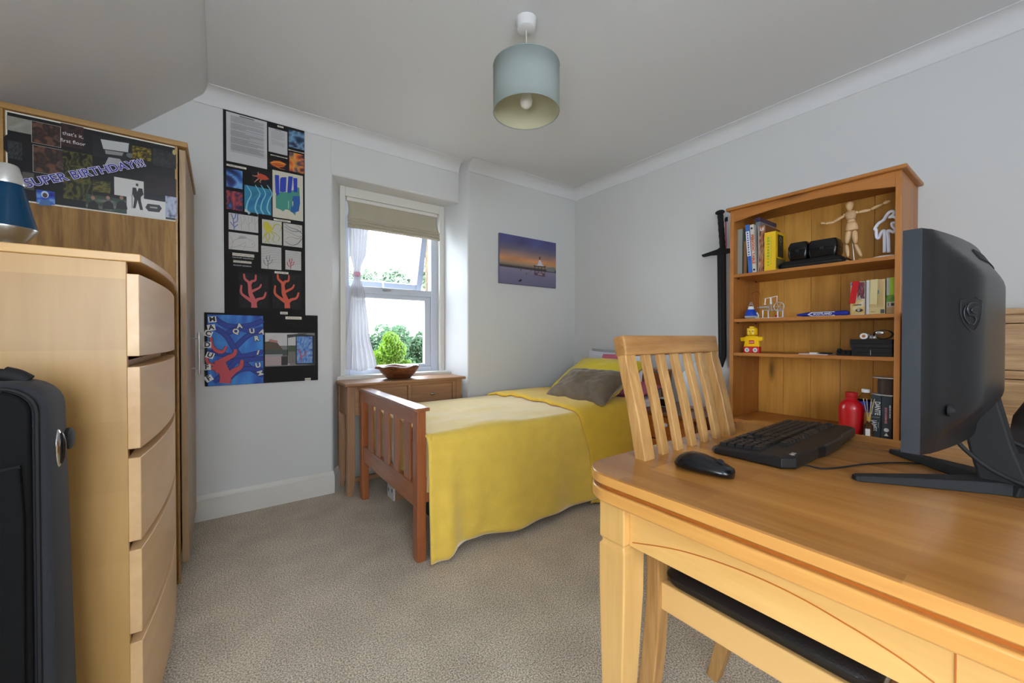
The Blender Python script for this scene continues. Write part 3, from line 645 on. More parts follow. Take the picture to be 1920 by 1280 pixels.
for y0, y1, hy in ((2.212, 2.548, 2.515), (2.554, 2.884, 2.59)):
    d = box('door', -.138, -.116, y0, y1, .078, 1.850, 'wardrobe_door', wr, .002)
    MB().tube([(-.086, hy, .865), (-.086, hy, 1.075)], .005, 10).tube([(-.118, hy, .895), (-.086, hy, .895)], .0035, 8).tube([(-.118, hy, 1.045), (-.086, hy, 1.045)], .0035, 8).build('door_handle', 'steel', d, smooth=True)
# birthday poster on its side panel
bp_ = thing('birthday_poster', 'collage birthday poster lettered SUPER BIRTHDAY on the wardrobe side', 'poster', (-.376, 2.198, 1.70))
Y0 = 2.1985
box('poster_sheet', -.608, -.142, 2.1986, 2.1998, 1.538, 1.852, 'paper_edge', bp_, 0)
def q(px, py): p = at(px, py, 'y', 2.2); return (p.x, p.z)
def qc(cx, cy): return q(cx/3.555, 160+cy/3.555)      # from the magnified crop
def face_y(y): return lambda a, b_, k: (a, y-.00012*k, b_)
cv = Canvas(face_y(Y0))
X0, X1, Z0, Z1 = -.604, -.147, 1.543, 1.847
def rc(cx0, cy0, cx1, cy1): a, b_ = qc(cx0, cy0), qc(cx1, cy1); return a[0], b_[1], b_[0], a[1]
cv.rect(X0, Z0, X1, Z1, (16, 15, 18))
cv.photo(*rc(45, 200, 215, 330), [(120, 118, 108), (150, 148, 138)], 4, 4, 3)
cv.disc(*qc(110, 400), .035, .04, (20, 20, 22)); cv.photo(*rc(50, 365, 150, 500), [(18, 18, 20), (60, 62, 64), (22, 22, 26)], 10, 10, 5, 5)
cv.rect(*rc(150, 575, 230, 700), (84, 80, 76))
for r_, sd in (((213, 238, 405, 415), 2), ((222, 398, 428, 608), 2)):
    a = rc(*r_); cv.rect(a[0]-.0012, a[1]-.0012, a[2]+.0012, a[3]+.0012, (170, 168, 165)); cv.photo(*a, [(46, 34, 40), (70, 48, 42), (34, 28, 28), (112, 72, 52), (64, 54, 54)], 22, 18, sd, 3.2)
cv.photo(*rc(407, 250, 560, 430), [(24, 22, 22), (70, 40, 36), (20, 20, 22)], 12, 12, 8, 4)
cv.photo(*rc(420, 430, 620, 780), [(14, 14, 12), (20, 20, 12), (96, 92, 34), (18, 18, 12), (60, 58, 24)], 26, 40, 11, 5.5)
cv.photo(*rc(620, 330, 880, 520), [(22, 22, 24), (36, 36, 38)], 8, 8, 4)
vz = [qc(*p) for p in ((672, 360), (860, 388), (855, 448), (690, 425))]; cv.poly(vz[::-1], (176, 176, 176))
vz = [qc(*p) for p in ((700, 432), (825, 450), (815, 472), (705, 458))]; cv.poly(vz[::-1], (130, 130, 132))
vz = [qc(*p) for p in ((725, 480), (800, 492), (840, 545), (700, 530))]; cv.poly(vz[::-1], (150, 150, 152))
cv.disc(*qc(870, 470), .012, .010, (96, 96, 100))
cv.photo(*rc(880, 400, 1010, 510), [(26, 22, 14), (150, 128, 24), (30, 26, 14), (110, 92, 20)], 12, 10, 13, 4)
cv.photo(*rc(1020, 420, 1175, 560), [(20, 20, 22), (46, 48, 46), (20, 20, 22)], 10, 8, 15, 4)
cv.photo(*rc(965, 590, 1175, 750), [(18, 16, 18), (40, 22, 24), (18, 16, 18)], 12, 8, 16, 3)
cv.rect(*rc(762, 610, 960, 760), (196, 194, 192)); cv.rect(*rc(845, 740, 1105, 895), (204, 202, 200))
# suited figure cut out with a cane
def pl(pts, c_): cv.poly([qc(*p) for p in pts][::-1], c_)
cv.disc(*qc(915, 665), .0042, .0058, (60, 52, 50)); pl(((885, 682), (950, 690), (958, 730), (940, 745), (940, 770), (955, 832), (935, 832), (918, 765), (905, 820), (888, 820), (897, 755), (882, 720)), (34, 34, 38)); pl(((908, 682), (926, 684), (916, 712)), (200, 200, 200)); pl(((880, 725), (884, 725), (884, 818), (880, 818)), (40, 38, 38))
pl(((985, 790), (1065, 800), (1080, 822), (1062, 848), (990, 840), (970, 815)), (42, 42, 42)); pl(((1000, 808), (1050, 814), (1050, 824), (1000, 818)), (150, 150, 150))
a = rc(245, 695, 370, 800); cv.photo(*a, [(24, 34, 130), (44, 90, 190), (120, 160, 210)], 8, 6, 6, 2, grad=-.6); cv.disc(*qc(303, 730), .0095, .013, (190, 205, 225)); cv.disc(*qc(303, 735), .0062, .009, (86, 66, 60)); pl(((258, 800), (275, 765), (330, 765), (350, 805)), (70, 110, 160))
a = rc(575, 725, 845, 855); cv.photo(*a, [(120, 120, 116), (40, 60, 40), (60, 58, 58)], 10, 6, 9, 3)
for x_ in (622, 722, 812):
    cv.disc(*qc(x_, 752), .0055, .0075, (150, 108, 90)); pl(((x_-38, 825), (x_-30, 785), (x_-8, 772), (x_+12, 772), (x_+32, 790), (x_+40, 830)), (22, 22, 24))
a = rc(1103, 738, 1180, 890); cv.photo(*a, [(150, 160, 190), (170, 176, 196), (60, 66, 90)], 8, 10, 17, 3.5)
cv.photo(*rc(620, 630, 740, 725), [(16, 15, 14), (110, 104, 44), (16, 15, 14)], 10, 10, 18, 4)
cv.disc(*qc(1162, 450), .006, .011, (160, 150, 100))
cv.build('collage_print', 'print_gloss', bp_)
p0, p1 = q(115, 254), q(160, 271)
M['ink_w'] = mat('white_ink', (214, 214, 214), .6); M['ink_navy'] = mat('navy_ink', (48, 48, 140), .6); M['ink_k'] = mat('black_ink', (28, 28, 30), .6); M['ink_lilac'] = mat('pale_lilac_ink', (206, 204, 232), .6)
for t_, yy in (("that's it,", 254.5), ("first floor", 268)):
    a = q(138, yy); text('caption', t_, .0185, (a[0], Y0-.0055, a[1]), '-y', 'ink_w', bp_, thick=.0002, sx=.92)
a, b_ = q(48, 346), q(272, 306); cx, cz = (a[0]+b_[0])/2, (a[1]+b_[1])/2; sp = math.atan2(b_[1]-a[1], b_[0]-a[0])
# letters follow the slope of the line
text('headline_outline', 'SUPER BIRTHDAY!!!', .0405, (cx, Y0-.0056, cz), '-y', 'ink_lilac', bp_, spin=sp, sx=1.02, thick=.0002, bold=.0021)
text('headline', 'SUPER BIRTHDAY!!!', .0405, (cx, Y0-.0062, cz), '-y', 'ink_navy', bp_, spin=sp, sx=1.02, thick=.0002, bold=.0002)
# ============================================================ TALLBOY of five bow-fronted drawers
td = thing('chest_of_drawers', 'tall pale birch chest of drawers with bowed fronts', 'chest of drawers', (-.4, 1.76, 0))
CY0, CY1 = 1.322, 2.188
def bow(y, b_=.026): t = (y-CY0)/(CY1-CY0)*2-1; return b_*(1-t*t)
def bowslab(x_back, x_front, y0, y1, z0, z1, n=16, b_=.026):
    pts = [(x_back, y0)]+[(x_front+bow(y0+(y1-y0)*k/n, b_), y0+(y1-y0)*k/n) for k in range(n+1)]+[(x_back, y1)]
    return MB().prism(pts, 'z', z0, z1)
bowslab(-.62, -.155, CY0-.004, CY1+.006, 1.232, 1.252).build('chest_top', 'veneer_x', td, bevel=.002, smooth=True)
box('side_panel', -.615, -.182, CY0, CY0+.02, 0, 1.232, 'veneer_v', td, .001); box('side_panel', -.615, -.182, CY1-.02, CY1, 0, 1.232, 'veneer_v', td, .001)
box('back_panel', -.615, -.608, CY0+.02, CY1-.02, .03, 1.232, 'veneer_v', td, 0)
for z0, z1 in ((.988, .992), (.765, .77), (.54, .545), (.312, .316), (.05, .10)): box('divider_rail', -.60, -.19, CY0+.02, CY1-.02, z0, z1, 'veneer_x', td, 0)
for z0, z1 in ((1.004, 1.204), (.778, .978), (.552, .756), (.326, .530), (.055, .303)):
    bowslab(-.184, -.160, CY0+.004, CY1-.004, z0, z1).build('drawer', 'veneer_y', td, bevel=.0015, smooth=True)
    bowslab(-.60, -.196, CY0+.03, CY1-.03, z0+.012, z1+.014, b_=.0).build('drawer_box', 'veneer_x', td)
# lava lamp on top
ll = thing('lava_lamp', 'blue liquid lava lamp with silver cap and base', 'lamp', (-.393, 1.425, 1.253))
MB().lathe([(.026, 0), (.033, .002), (.026, .008), (.024, .012), (.030, .022), (.046, .044), (.0465, .048)], (-.393, 1.425, 1.253), 32).build('lamp_base', 'steel', ll, smooth=True)
MB().lathe([(.0462, .047), (.044, .060), (.034, .105), (.0262, .143), (.024, .152)], (-.393, 1.425, 1.253), 32).build('glass_vessel', 'lava', ll, smooth=True)
MB().lathe([(.0268, .148), (.0275, .152), (.0185, .190), (.0155, .193)], (-.393, 1.425, 1.253), 32).build('lamp_cap', 'silver', ll, smooth=True)
# soft black case leaning at the chest side
cs = thing('black_travel_case', 'tall black soft travel case standing against the chest side', 'luggage', (-.42, 1.12, 0))
def rr(x0, x1, z0, z1, r_, n=6):
    P = []
    for cx_, cz_, a0 in ((x1-r_, z0+r_, -90), (x1-r_, z1-r_, 0), (x0+r_, z1-r_, 90), (x0+r_, z0+r_, 180)):
        for k in range(n+1): a = math.radians(a0+90*k/n); P.append((cx_+r_*math.cos(a), cz_+r_*math.sin(a)))
    return P
mb = MB(); rings = []
for y, ins in ((1.062, .012), (1.068, .003), (1.085, 0), (1.15, 0), (1.168, .004), (1.172, .014)):
    rings.append([(x+(.010*(1-z/.98) if x > -.4 else 0)*1.2, y+.03*(1-z/.98)*(1 if y > 1.1 else 0), z) for x, z in rr(-.62+ins, -.232-ins, 0+ins, .972-ins, .05)])
mb.loft(rings).build('case_body', 'case_side', cs, smooth=True)
MB().prism(rr(-.608, -.252, .012, .958, .04), 'y', 1.052, 1.063).build('front_panel', 'case', cs, bevel=.004, smooth=True)
mb = MB(); P = rr(-.610, -.246, .010, .962, .044); mb.tube([(x, 1.060, z) for x, z in P]+[(P[0][0], 1.060, P[0][1])], .0035, 6); mb.build('piping', 'black_matt', cs, smooth=True)
MB().prism([(-.600, .02), (-.262, .02), (-.258, .735), (-.262, .828), (-.60, .80)], 'y', 1.043, 1.053).build('front_pocket', 'case', cs, bevel=.003)
MB().tube([(-.262, 1.047, .828), (-.35, 1.043, .818), (-.45, 1.042, .806), (-.60, 1.045, .800)], .003, 6).build('pocket_hem', 'black_matt', cs)
MB().tube(smooth_line([(-.40, 1.051, .802), (-.385, 1.048, .835), (-.345, 1.047, .880), (-.30, 1.049, .91)]), .0022, 6).build('corner_seam', 'black_matt', cs)
MB().lathe([(.009, 0), (.009, .002), (.004, .003)], (0, 0, 0), 16).build('rivet', 'steel', cs, world=True, xf=Matrix.Translation((-.318, 1.052, .874)) @ Matrix.Rotation(math.pi/2, 4, 'X'))
MB().tube(smooth_line([(-.55, 1.12, .972), (-.535, 1.12, .985), (-.45, 1.12, .993), (-.35, 1.12, .990), (-.292, 1.12, .982), (-.276, 1.12, .970)]), .0095, 10).build('carry_handle', 'black_matt', cs, smooth=True)
MB().tube(smooth_line([(-.300, 1.12, .984), (-.285, 1.12, .978), (-.272, 1.12, .968)]), .014, 10).build('handle_grip', 'black_matt', cs, smooth=True)
MB().ell((-.231, 1.105, .842), (.007, .016, .036), 20, 10).build('clasp_base', 'chrome', cs, smooth='all'); MB().ell((-.2265, 1.105, .842), (.006, .012, .030), 20, 10).build('clasp', 'black_gloss', cs, smooth='all')
MB().lathe([(.018, 0), (.021, .003), (.021, .009), (.016, .012)], (0, 0, 0), 24).build('side_roller', 'case_side', cs, smooth=True, xf=Matrix.Translation((-.234, 1.155, .85)) @ Matrix.Rotation(math.pi/2, 4, 'Y'))
MB().box(-.236, -.2312, 1.085, 1.150, .893, .896).build('side_strap', 'black_matt', cs)
cs.location.x -= .016
# ============================================================ ART BOARDS on the far wall
def fy(px, py): p = at(px, py, 'y', YF); return (p.x, p.z)
def c2(cx, cy): return fy(370+cx/4.2667, 190+cy/4.2667)
def c3(cx, cy): return fy(370+cx/4.2667, 460+cy/4.2667)
def R2(f_, x0, y0, x1, y1): a, b_ = f_(x0, y0), f_(x1, y1); return a[0], b_[1], b_[0], a[1]
ab = thing('art_board', 'tall black mounting board covered with sea sketches and prints', 'poster', (.23, YF-.004, 1.78))
M['card_k'] = mat('black_card', (26, 25, 26), .85)
box('backing_card', .020, .447, YF-.004, YF-.001, 1.12, 2.385, 'card_k', ab, 0)
YP = YF-.0045
n_paper = [0]
def paper(f_, r_, col_, draw=None, parent=ab, name='art_paper', y=YP, label=None):
    a = R2(f_, *r_); n_paper[0] += 1
    s_ = box(name, a[0], a[2], y-.0012, y, a[1], a[3], mat('paper_%d' % n_paper[0], col_, .75), parent, 0)
    if label: s_['label'] = label
    if draw:
        cv = Canvas(face_y(y-.0014)); draw(cv, lambda cx, cy: f_(cx, cy), a); cv.build('drawing', 'print', s_)
    return s_
def d_text(lines, x0=.1, x1=.92, y0=.06, y1=.8, c_=(150, 150, 152)):
    def g_(cv, f_, a):
        W, H_ = a[2]-a[0], a[3]-a[1]; rnd = random.Random(lines)
        for k in range(lines):
            z = a[3]-H_*(y0+(y1-y0)*k/lines); e = x1-rnd.random()*.12*(k % 5 == 4)*4
            if k % 9 == 8: continue
            cv.rect(a[0]+W*x0, z-H_*(y1-y0)/lines*.5, a[0]+W*min(x1, max(e, .4)), z, c_)
        cv.rect(a[0]+W*.32, a[3]-H_*.05, a[0]+W*.68, a[3]-H_*.035, (70, 70, 72))
    return g_
def d_photo(pal, seed, sc=3, grad=None, nx=14, ny=12):
    def g_(cv, f_, a): cv.photo(a[0], a[1], a[2], a[3], pal, nx, ny, seed, sc, grad)
    return g_
paper(c2, (230, 80, 558, 545), (196, 196, 198), d_text(46), name='typed_sheet')
paper(c2, (568, 208, 720, 437), (190, 190, 192), d_text(14, .15, .85, .1, .7, (168, 168, 170)), name='typed_sheet')
paper(c2, (730, 225, 855, 396), (30, 50, 80), d_photo([(16, 22, 40), (30, 60, 96), (120, 160, 190), (26, 40, 66), (120, 50, 30)], 4, 2.0), name='art_print')
paper(c2, (735, 405, 852, 582), (180, 80, 40), d_photo([(40, 36, 60), (200, 84, 40), (226, 150, 60), (50, 60, 90), (190, 90, 50)], 14, 2.2), name='art_print')
def fish(cv, f_, a):
    cv.poly([f_(*p) for p in ((578, 492), (610, 476), (660, 478), (712, 505), (690, 528), (640, 532), (600, 515))][::-1], (196, 92, 30))
    cv.stroke([f_(590, 492), f_(640, 488), f_(700, 505)], .004, (226, 180, 60)); cv.stroke([f_(630, 520), f_(660, 540), f_(700, 548)], [.007, .002], (200, 110, 40)); cv.stroke([f_(620, 505), f_(650, 515), f_(690, 520)], .0025, (60, 30, 30))
paper(c2, (575, 462, 728, 556), (28, 26, 34), fish, name='art_print')
paper(c2, (232, 535, 362, 706), (30, 60, 130), d_photo([(16, 26, 70), (40, 96, 180), (120, 170, 220), (30, 50, 120), (18, 16, 40)], 21, 1.4), name='art_print')
paper(c2, (232, 710, 362, 880), (24, 22, 54), d_photo([(20, 20, 52), (26, 24, 70), (190, 60, 60), (26, 26, 70), (60, 90, 150)], 33, 2.6), name='art_print')
def redfish(cv, f_, a):
    cv.poly([f_(*p) for p in ((478, 590), (500, 578), (545, 595), (575, 625), (545, 632), (505, 628), (480, 612))][::-1], (186, 72, 40))
    for p in (((480, 600), (450, 598), (440, 590)), ((490, 620), (465, 640), (455, 650)), ((510, 628), (500, 645), (510, 655)), ((490, 590), (485, 575), (490, 568))): cv.stroke([f_(*v) for v in p], [.006, .0015], (206, 140, 110))
paper(c2, (435, 548, 590, 690), (24, 22, 30), redfish, name='art_print')
def waves(cv, f_, a):
    cv.photo(a[0], a[1], a[2], a[3], [(30, 96, 130), (40, 130, 165), (30, 100, 150)], 10, 10, 3, 2.5)
    for x_ in (385, 455, 500, 550): cv.stroke([f_(x_+8, 672), f_(x_+45, 740), f_(x_+20, 800), f_(x_+8, 860), f_(x_+30, 905)], [.004, .009], (120, 190, 206))
    cv.poly([f_(380, 860), f_(378, 884), f_(430, 898), f_(395, 870)], (190, 196, 190))
paper(c2, (376, 668, 592, 915), (40, 120, 150), waves, name='wave_painting')
def brush(cv, f_, a):
    c5 = lambda cx, cy: fy(430+cx/7.906, 310+cy/7.906)
    def pg5(pts, c_): cv.poly([c5(*p) for p in pts][::-1], c_)
    pg5(((685, 440), (740, 400), (860, 400), (940, 370), (1005, 330), (1035, 335), (1042, 470), (1030, 680), (985, 690), (975, 745), (930, 700), (870, 660), (830, 655), (795, 685), (750, 655), (690, 635)), (62, 138, 122))
    pg5(((940, 455), (1042, 462), (1046, 560), (1028, 680), (960, 705), (905, 690), (925, 560)), (24, 86, 152)); pg5(((930, 540), (945, 530), (945, 590), (932, 620)), (180, 190, 186)); pg5(((870, 530), (882, 528), (880, 650), (868, 640)), (150, 182, 170))
    for q_ in (((672, 145), (735, 150), (738, 400), (735, 430), (705, 460), (682, 400)), ((752, 200), (775, 180), (845, 180), (835, 395), (790, 400), (745, 395)), ((872, 165), (940, 172), (915, 410), (865, 415), (858, 390)), ((945, 190), (1005, 195), (1005, 405), (955, 400))): pg5(q_, (34, 60, 172))
    cv.rect(*R2(f_, 620, 903, 755, 925), (176, 172, 160))
paper(c2, (600, 548, 845, 962), (206, 200, 184), brush, name='brush_painting')
PEN = (150, 150, 152)
def corals(cv, f_, a):
    def br(pts, w_, c_): cv.stroke([f_(*p) for p in pts], w_, c_)
    for p in (((295, 1028), (290, 975), (285, 940), (270, 900)), ((290, 975), (318, 960), (322, 930), (325, 900)), ((292, 1000), (262, 965)), ((295, 1010), (325, 985)), ((287, 945), (302, 930), (308, 895))): br(p, .0045, (92, 110, 176))
    for x_ in (345, 405, 455):
        br(((x_+8, 1030), (x_+6, 980), (x_, 920)), .0024, (166, 160, 156)); br(((x_+7, 985), (x_+28, 960), (x_+30, 915)), .0024, (166, 160, 156)); br(((x_+7, 1000), (x_-14, 970), (x_-16, 930)), .002, (170, 166, 162))
paper(c2, (250, 890, 487, 1054), (196, 194, 192), corals, name='coral_sketch')
def fsk(cv, f_, a):
    def br(pts, w_, c_=PEN): cv.stroke([f_(*p) for p in pts], w_, c_)
    br(((262, 1140), (320, 1100), (385, 1095), (440, 1120), (460, 1148), (440, 1168), (385, 1165), (330, 1158), (262, 1175)), .0018); br(((320, 1105), (340, 1078), (380, 1080), (395, 1098)), .002); br(((262, 1085), (285, 1120), (280, 1150), (262, 1185)), .0018); br(((330, 1160), (380, 1130), (385, 1150), (370, 1180)), .0016)
    cv.poly([f_(*p) for p in ((325, 1102), (342, 1080), (378, 1082), (392, 1098))][::-1], (160, 160, 162)); cv.disc(*f_(440, 1142), .0022, .0026, (90, 90, 92))
paper(c2, (250, 1044, 487, 1206), (198, 196, 194), fsk, name='fish_sketch')
def octo(cv, f_, a):
    Yl = (196, 186, 60); cv.poly([f_(*p) for p in ((530, 965), (560, 962), (592, 1000), (598, 1040), (575, 1058), (545, 1040), (528, 1005))][::-1], Yl)
    for p in (((560, 1045), (540, 1080), (555, 1110), (530, 1130)), ((570, 1050), (575, 1090), (560, 1120), (585, 1140)), ((585, 1045), (610, 1075), (600, 1110), (630, 1135)), ((590, 1040), (625, 1060), (655, 1090), (640, 1120)), ((596, 1030), (615, 990), (650, 985), (668, 1010), (655, 1040)), ((560, 1058), (535, 1065), (522, 1100))): cv.stroke([f_(*v) for v in p], [.006, .0025], Yl); cv.stroke([f_(v[0]+5, v[1]+3) for v in p], .0012, (120, 116, 80))
paper(c2, (517, 942, 675, 1152), (192, 190, 184), octo, name='octopus_sketch')
def weed(cv, f_, a):
    for k, p in enumerate((((692, 975), (740, 1010), (800, 1030), (835, 1060)), ((692, 1030), (740, 1050), (800, 1080), (835, 1078)), ((695, 1000), (760, 1040), (832, 1040)), ((700, 1110), (740, 1085), (800, 1100), (835, 1085)), ((700, 1120), (750, 1150), (800, 1140), (835, 1100)), ((780, 985), (815, 1010), (835, 1030)))): cv.stroke([f_(*v) for v in p], [.003, .0055], (168, 160, 140) if k % 2 else (120, 120, 118))
paper(c2, (687, 972, 838, 1172), (192, 190, 186), weed, name='seaweed_sketch')
def lines(seed, col_=None, ox=0):
    def g_(cv, f_, a):
        W, H_ = a[2]-a[0], a[3]-a[1]; r_ = random.Random(seed)
        for k in range(7):
            z = a[1]+H_*(.3+.1*k); cv.stroke([(a[0]+W*t, z-H_*.06*math.sin(t*5+r_.random()*.6+k*.3)) for t in (.02, .25, .5, .75, .98)], .0013, (120, 120, 122))
        c_ = col_ or (60, 60, 62); x_ = a[0]+W*.3
        for p in (((0, .02), (0, .2), (-.02, .35), (-.1, .5)), ((0, .2), (.14, .3), (.2, .45)), ((0, .15), (-.14, .2), (-.2, .4)), ((-.01, .3), (.06, .42), (.07, .6)), ((-.02, .33), (-.06, .45), (-.05, .58))): cv.stroke([(x_+W*(u*1.1+.03), a[1]+H_*v) for u, v in p], .004 if col_ else .0022, c_)
    return g_
paper(c3, (510, 2, 672, 198), (190, 190, 188), lines(1), name='coral_sketch')
paper(c3, (703, 38, 830, 203), (190, 188, 186), lines(2, (176, 56, 76)), name='coral_sketch')
def coral(col_):
    def g_(cv, f_, a):
        W, H_ = a[2]-a[0], a[3]-a[1]; P = lambda u, v: (a[0]+W*u, a[1]+H_*v)
        r_ = random.Random(5)
        for _ in range(26): x_, z_ = r_.random(), r_.random(); cv.stroke([P(x_*.9, z_*.9), P(x_*.9+.03, z_*.9+.05), P(x_*.9+.08, z_*.9+.04)], .001, (62, 60, 62))
        S = lambda pts, w0, w1: cv.stroke([P(*p) for p in pts], [w0*W, w1*W], col_)
        S(((.5, .02), (.49, .16), (.46, .26), (.38, .42), (.36, .58), (.33, .72), (.20, .82), (.17, .96)), .20, .06)
        S(((.34, .64), (.42, .76), (.54, .80), (.56, .96)), .12, .05); S(((.50, .16), (.62, .26), (.82, .32), (.90, .48)), .13, .06)
        S(((.47, .18), (.28, .28), (.08, .42), (.09, .64)), .14, .05); S(((.38, .46), (.52, .52), (.68, .60), (.74, .70)), .11, .05)
    return g_
paper(c3, (330, 213, 572, 508), (30, 28, 30), coral((192, 84, 84)), name='coral_painting', label='pink coral painted on black')
paper(c3, (600, 216, 832, 512), (30, 28, 30), coral((204, 84, 58)), name='coral_painting', label='orange coral painted on black')
def label_(f_, r_, t_, inv=False, parent=ab, size=.0105):
    a = R2(f_, *r_); s_ = box('title_strip', a[0], a[2], YP-.0022, YP-.0006, a[1], a[3], M['card_k'] if inv else M['paper_edge'], parent, 0)
    text('strip_lettering', t_, size, ((a[0]+a[2])/2, YP-.0024, (a[1]+a[3])/2), '-y', 'ink_w' if inv else 'ink_k', s_, thick=.0001, sx=(a[2]-a[0])/(len(t_)*size*.60+1e-6))
label_(c2, (640, 193, 688, 219), 'Intro'); label_(c2, (727, 385, 852, 421), 'Subject Research'); label_(c2, (583, 425, 720, 463), 'Colour Research')
label_(c2, (233, 500, 392, 548), 'Macduff Aquarium'); label_(c2, (610, 938, 745, 972), 'Initial sketches')
label_(c3, (280, 58, 455, 98), 'MACDUFF AQUARIUM', size=.012); label_(c3, (283, 90, 445, 116), 'MACDUFF AQUARIUM', True); label_(c3, (287, 118, 433, 148), 'MACDUFF AQUARIUM'); label_(c3, (290, 152, 428, 176), 'MACDUFF AQUARIUM', True)
label_(c3, (617, 206, 728, 232), 'Colour tests'); label_(c3, (662, 530, 722, 552), 'Ideas')
# lower, wider board
b2 = thing('aquarium_board', 'wide black board with blue aquarium poster and a town photograph', 'poster', (.22, YF-.008, .98))
box('backing_card', -.074, .519, YF-.009, YF-.0055, .768, 1.193, 'card_k', b2, 0)
YQ = YF-.0095; YP = YQ
def aqua(cv, f_, a):
    cv.photo(a[0], a[1], a[2], a[3], [(22, 60, 150), (36, 96, 190), (60, 140, 214), (30, 80, 180)], 22, 5, 3, 4)
    K = (18, 22, 60); B = lambda pts, w_, c_=K: cv.stroke([f_(*p) for p in pts], w_, c_)
    D = (28, 56, 150)
    for pts in (((140, 585), (230, 640), (340, 650), (450, 630), (525, 600)), ((300, 820), (380, 740), (450, 700), (527, 690)), ((240, 700), (340, 665), (440, 690), (527, 665)), ((140, 660), (230, 720), (300, 830), (400, 960), (527, 1040)), ((80, 850), (200, 870), (330, 890), (527, 850)), ((200, 940), (340, 920), (527, 900)), ((220, 1090), (330, 1000), (430, 985), (527, 1000)), ((130, 1090), (230, 1010), (300, 930))):
        B(pts, .030, K); B(pts, .0245, D)
    R_ = (196, 76, 84)
    def co(pts, w0, w1): cv.stroke([f_(*p) for p in pts], [w0+.0045, w1+.0045], K); 
    L_ = ((((220, 1100), (225, 1040), (195, 970), (175, 915)), .055, .05), (((185, 930), (250, 895), (295, 870), (305, 830)), .034, .014), (((230, 1060), (290, 1005), (345, 970), (358, 915)), .040, .014), (((190, 850), (150, 840), (118, 800), (108, 735)), .020, .013), (((170, 850), (205, 850), (232, 805)), .020, .010), (((150, 960), (90, 940), (75, 900), (85, 880)), .016, .012), (((175, 1010), (140, 980), (105, 990)), .03, .012))
    for pts, w0, w1 in L_: co(pts, w0, w1)
    for pts, w0, w1 in L_: cv.stroke([f_(*p) for p in pts], [w0, w1], R_)
    for x0, x1, y0, y1 in ((80, 527, 548, 560),): cv.rect(*R2(f_, x0, y0, x1, y1), (20, 24, 50))
ap = paper(c3, (80, 552, 527, 1098), (30, 80, 170), aqua, parent=b2, name='aquarium_print', y=YQ)
for ch, x_, y_, sp_, in (('M', 120, 592, .1), ('A', 112, 657, .15), ('C', 88, 705, -.35), ('D', 80, 795, .0), ('U', 102, 878, -.35), ('F', 76, 972, .05), ('F', 92, 1062, .5)):
    a = c3(x_, y_); s_ = .0185
    MB().prism([(-s_, -.017), (s_, -.017), (s_, .017), (-s_, .017)], 'y', 0, .001).build('letter_tile', 'white', b2, xf=Matrix.Translation((a[0], YQ-.0065, a[1])) @ Matrix.Rotation(-sp_, 4, 'Y'))
    text('tile_letter', ch, .038, (a[0], YQ-.0068, a[1]), '-y', 'ink_k', b2, spin=sp_, thick=.0001, bold=.0012)
for ch, x_, y_, sp_ in (('A', 337, 645, .1), ('Q', 307, 688, -.1), ('U', 436, 686, .1), ('A', 515, 692, -.3), ('R', 472, 745, .1), ('I', 484, 856, -.3), ('U', 484, 958, .1), ('M', 498, 1020, -1.3)):
    a = c3(x_, y_)
    text('letter_edge', ch, .038, (a[0], YQ-.0062, a[1]), '-y', 'ink_k', b2, spin=sp_, thick=.0001, bold=.0042); text('letter', ch, .038, (a[0], YQ-.0066, a[1]), '-y', 'ink_w', b2, spin=sp_, thick=.0001, bold=.0018)
def town(cv, f_, a):
    cv.photo(*R2(f_, 540, 700, 800, 800), [(190, 188, 186), (204, 202, 200)], 4, 3, 2)
    cv.poly([f_(*p) for p in ((540, 770), (585, 765), (640, 780), (680, 830), (700, 880), (540, 880))][::-1], (84, 72, 56))
    cv.poly([f_(*p) for p in ((572, 768), (572, 752), (590, 748), (600, 755), (640, 760), (642, 780))][::-1], (176, 120, 110)); cv.rect(*R2(f_, 540, 835, 740, 885), (66, 72, 66)); cv.rect(*R2(f_, 540, 885, 740, 955), (170, 150, 150)); cv.rect(*R2(f_, 540, 872, 680, 886), (150, 150, 152))
    cv.rect(*R2(f_, 670, 885, 720, 955), (40, 38, 38)); cv.poly([f_(*p) for p in ((715, 715), (790, 708), (870, 712), (940, 720), (940, 955), (785, 945), (785, 730), (718, 740))][::-1], (60, 60, 62))
    cv.rect(*R2(f_, 725, 740, 785, 800), (196, 196, 196)); cv.rect(*R2(f_, 725, 800, 785, 850), (70, 84, 64)); cv.rect(*R2(f_, 725, 850, 785, 940), (110, 106, 100)); cv.stroke([f_(720, 712), f_(720, 945)], .004, (30, 30, 30)); cv.stroke([f_(715, 716), f_(870, 706)], .004, (36, 36, 36))
    cv.rect(*R2(f_, 785, 718, 935, 945), (36, 36, 38)); cv.photo(*R2(f_, 793, 728, 918, 938), [(24, 60, 150), (60, 120, 196), (150, 170, 200), (34, 80, 170)], 12, 14, 6, 7)
    for p in (((830, 930), (825, 880), (808, 830)), ((828, 890), (860, 870), (862, 840))): cv.stroke([f_(*v) for v in p], .006, (176, 70, 84))
paper(c3, (540, 698, 938, 955), (120, 120, 122), town, parent=b2, name='town_photograph', y=YQ)
label_(c3, (703, 568, 832, 593), 'Final Outcomes', parent=b2); label_(c3, (858, 1060, 905, 1080), 'Mock', parent=b2)
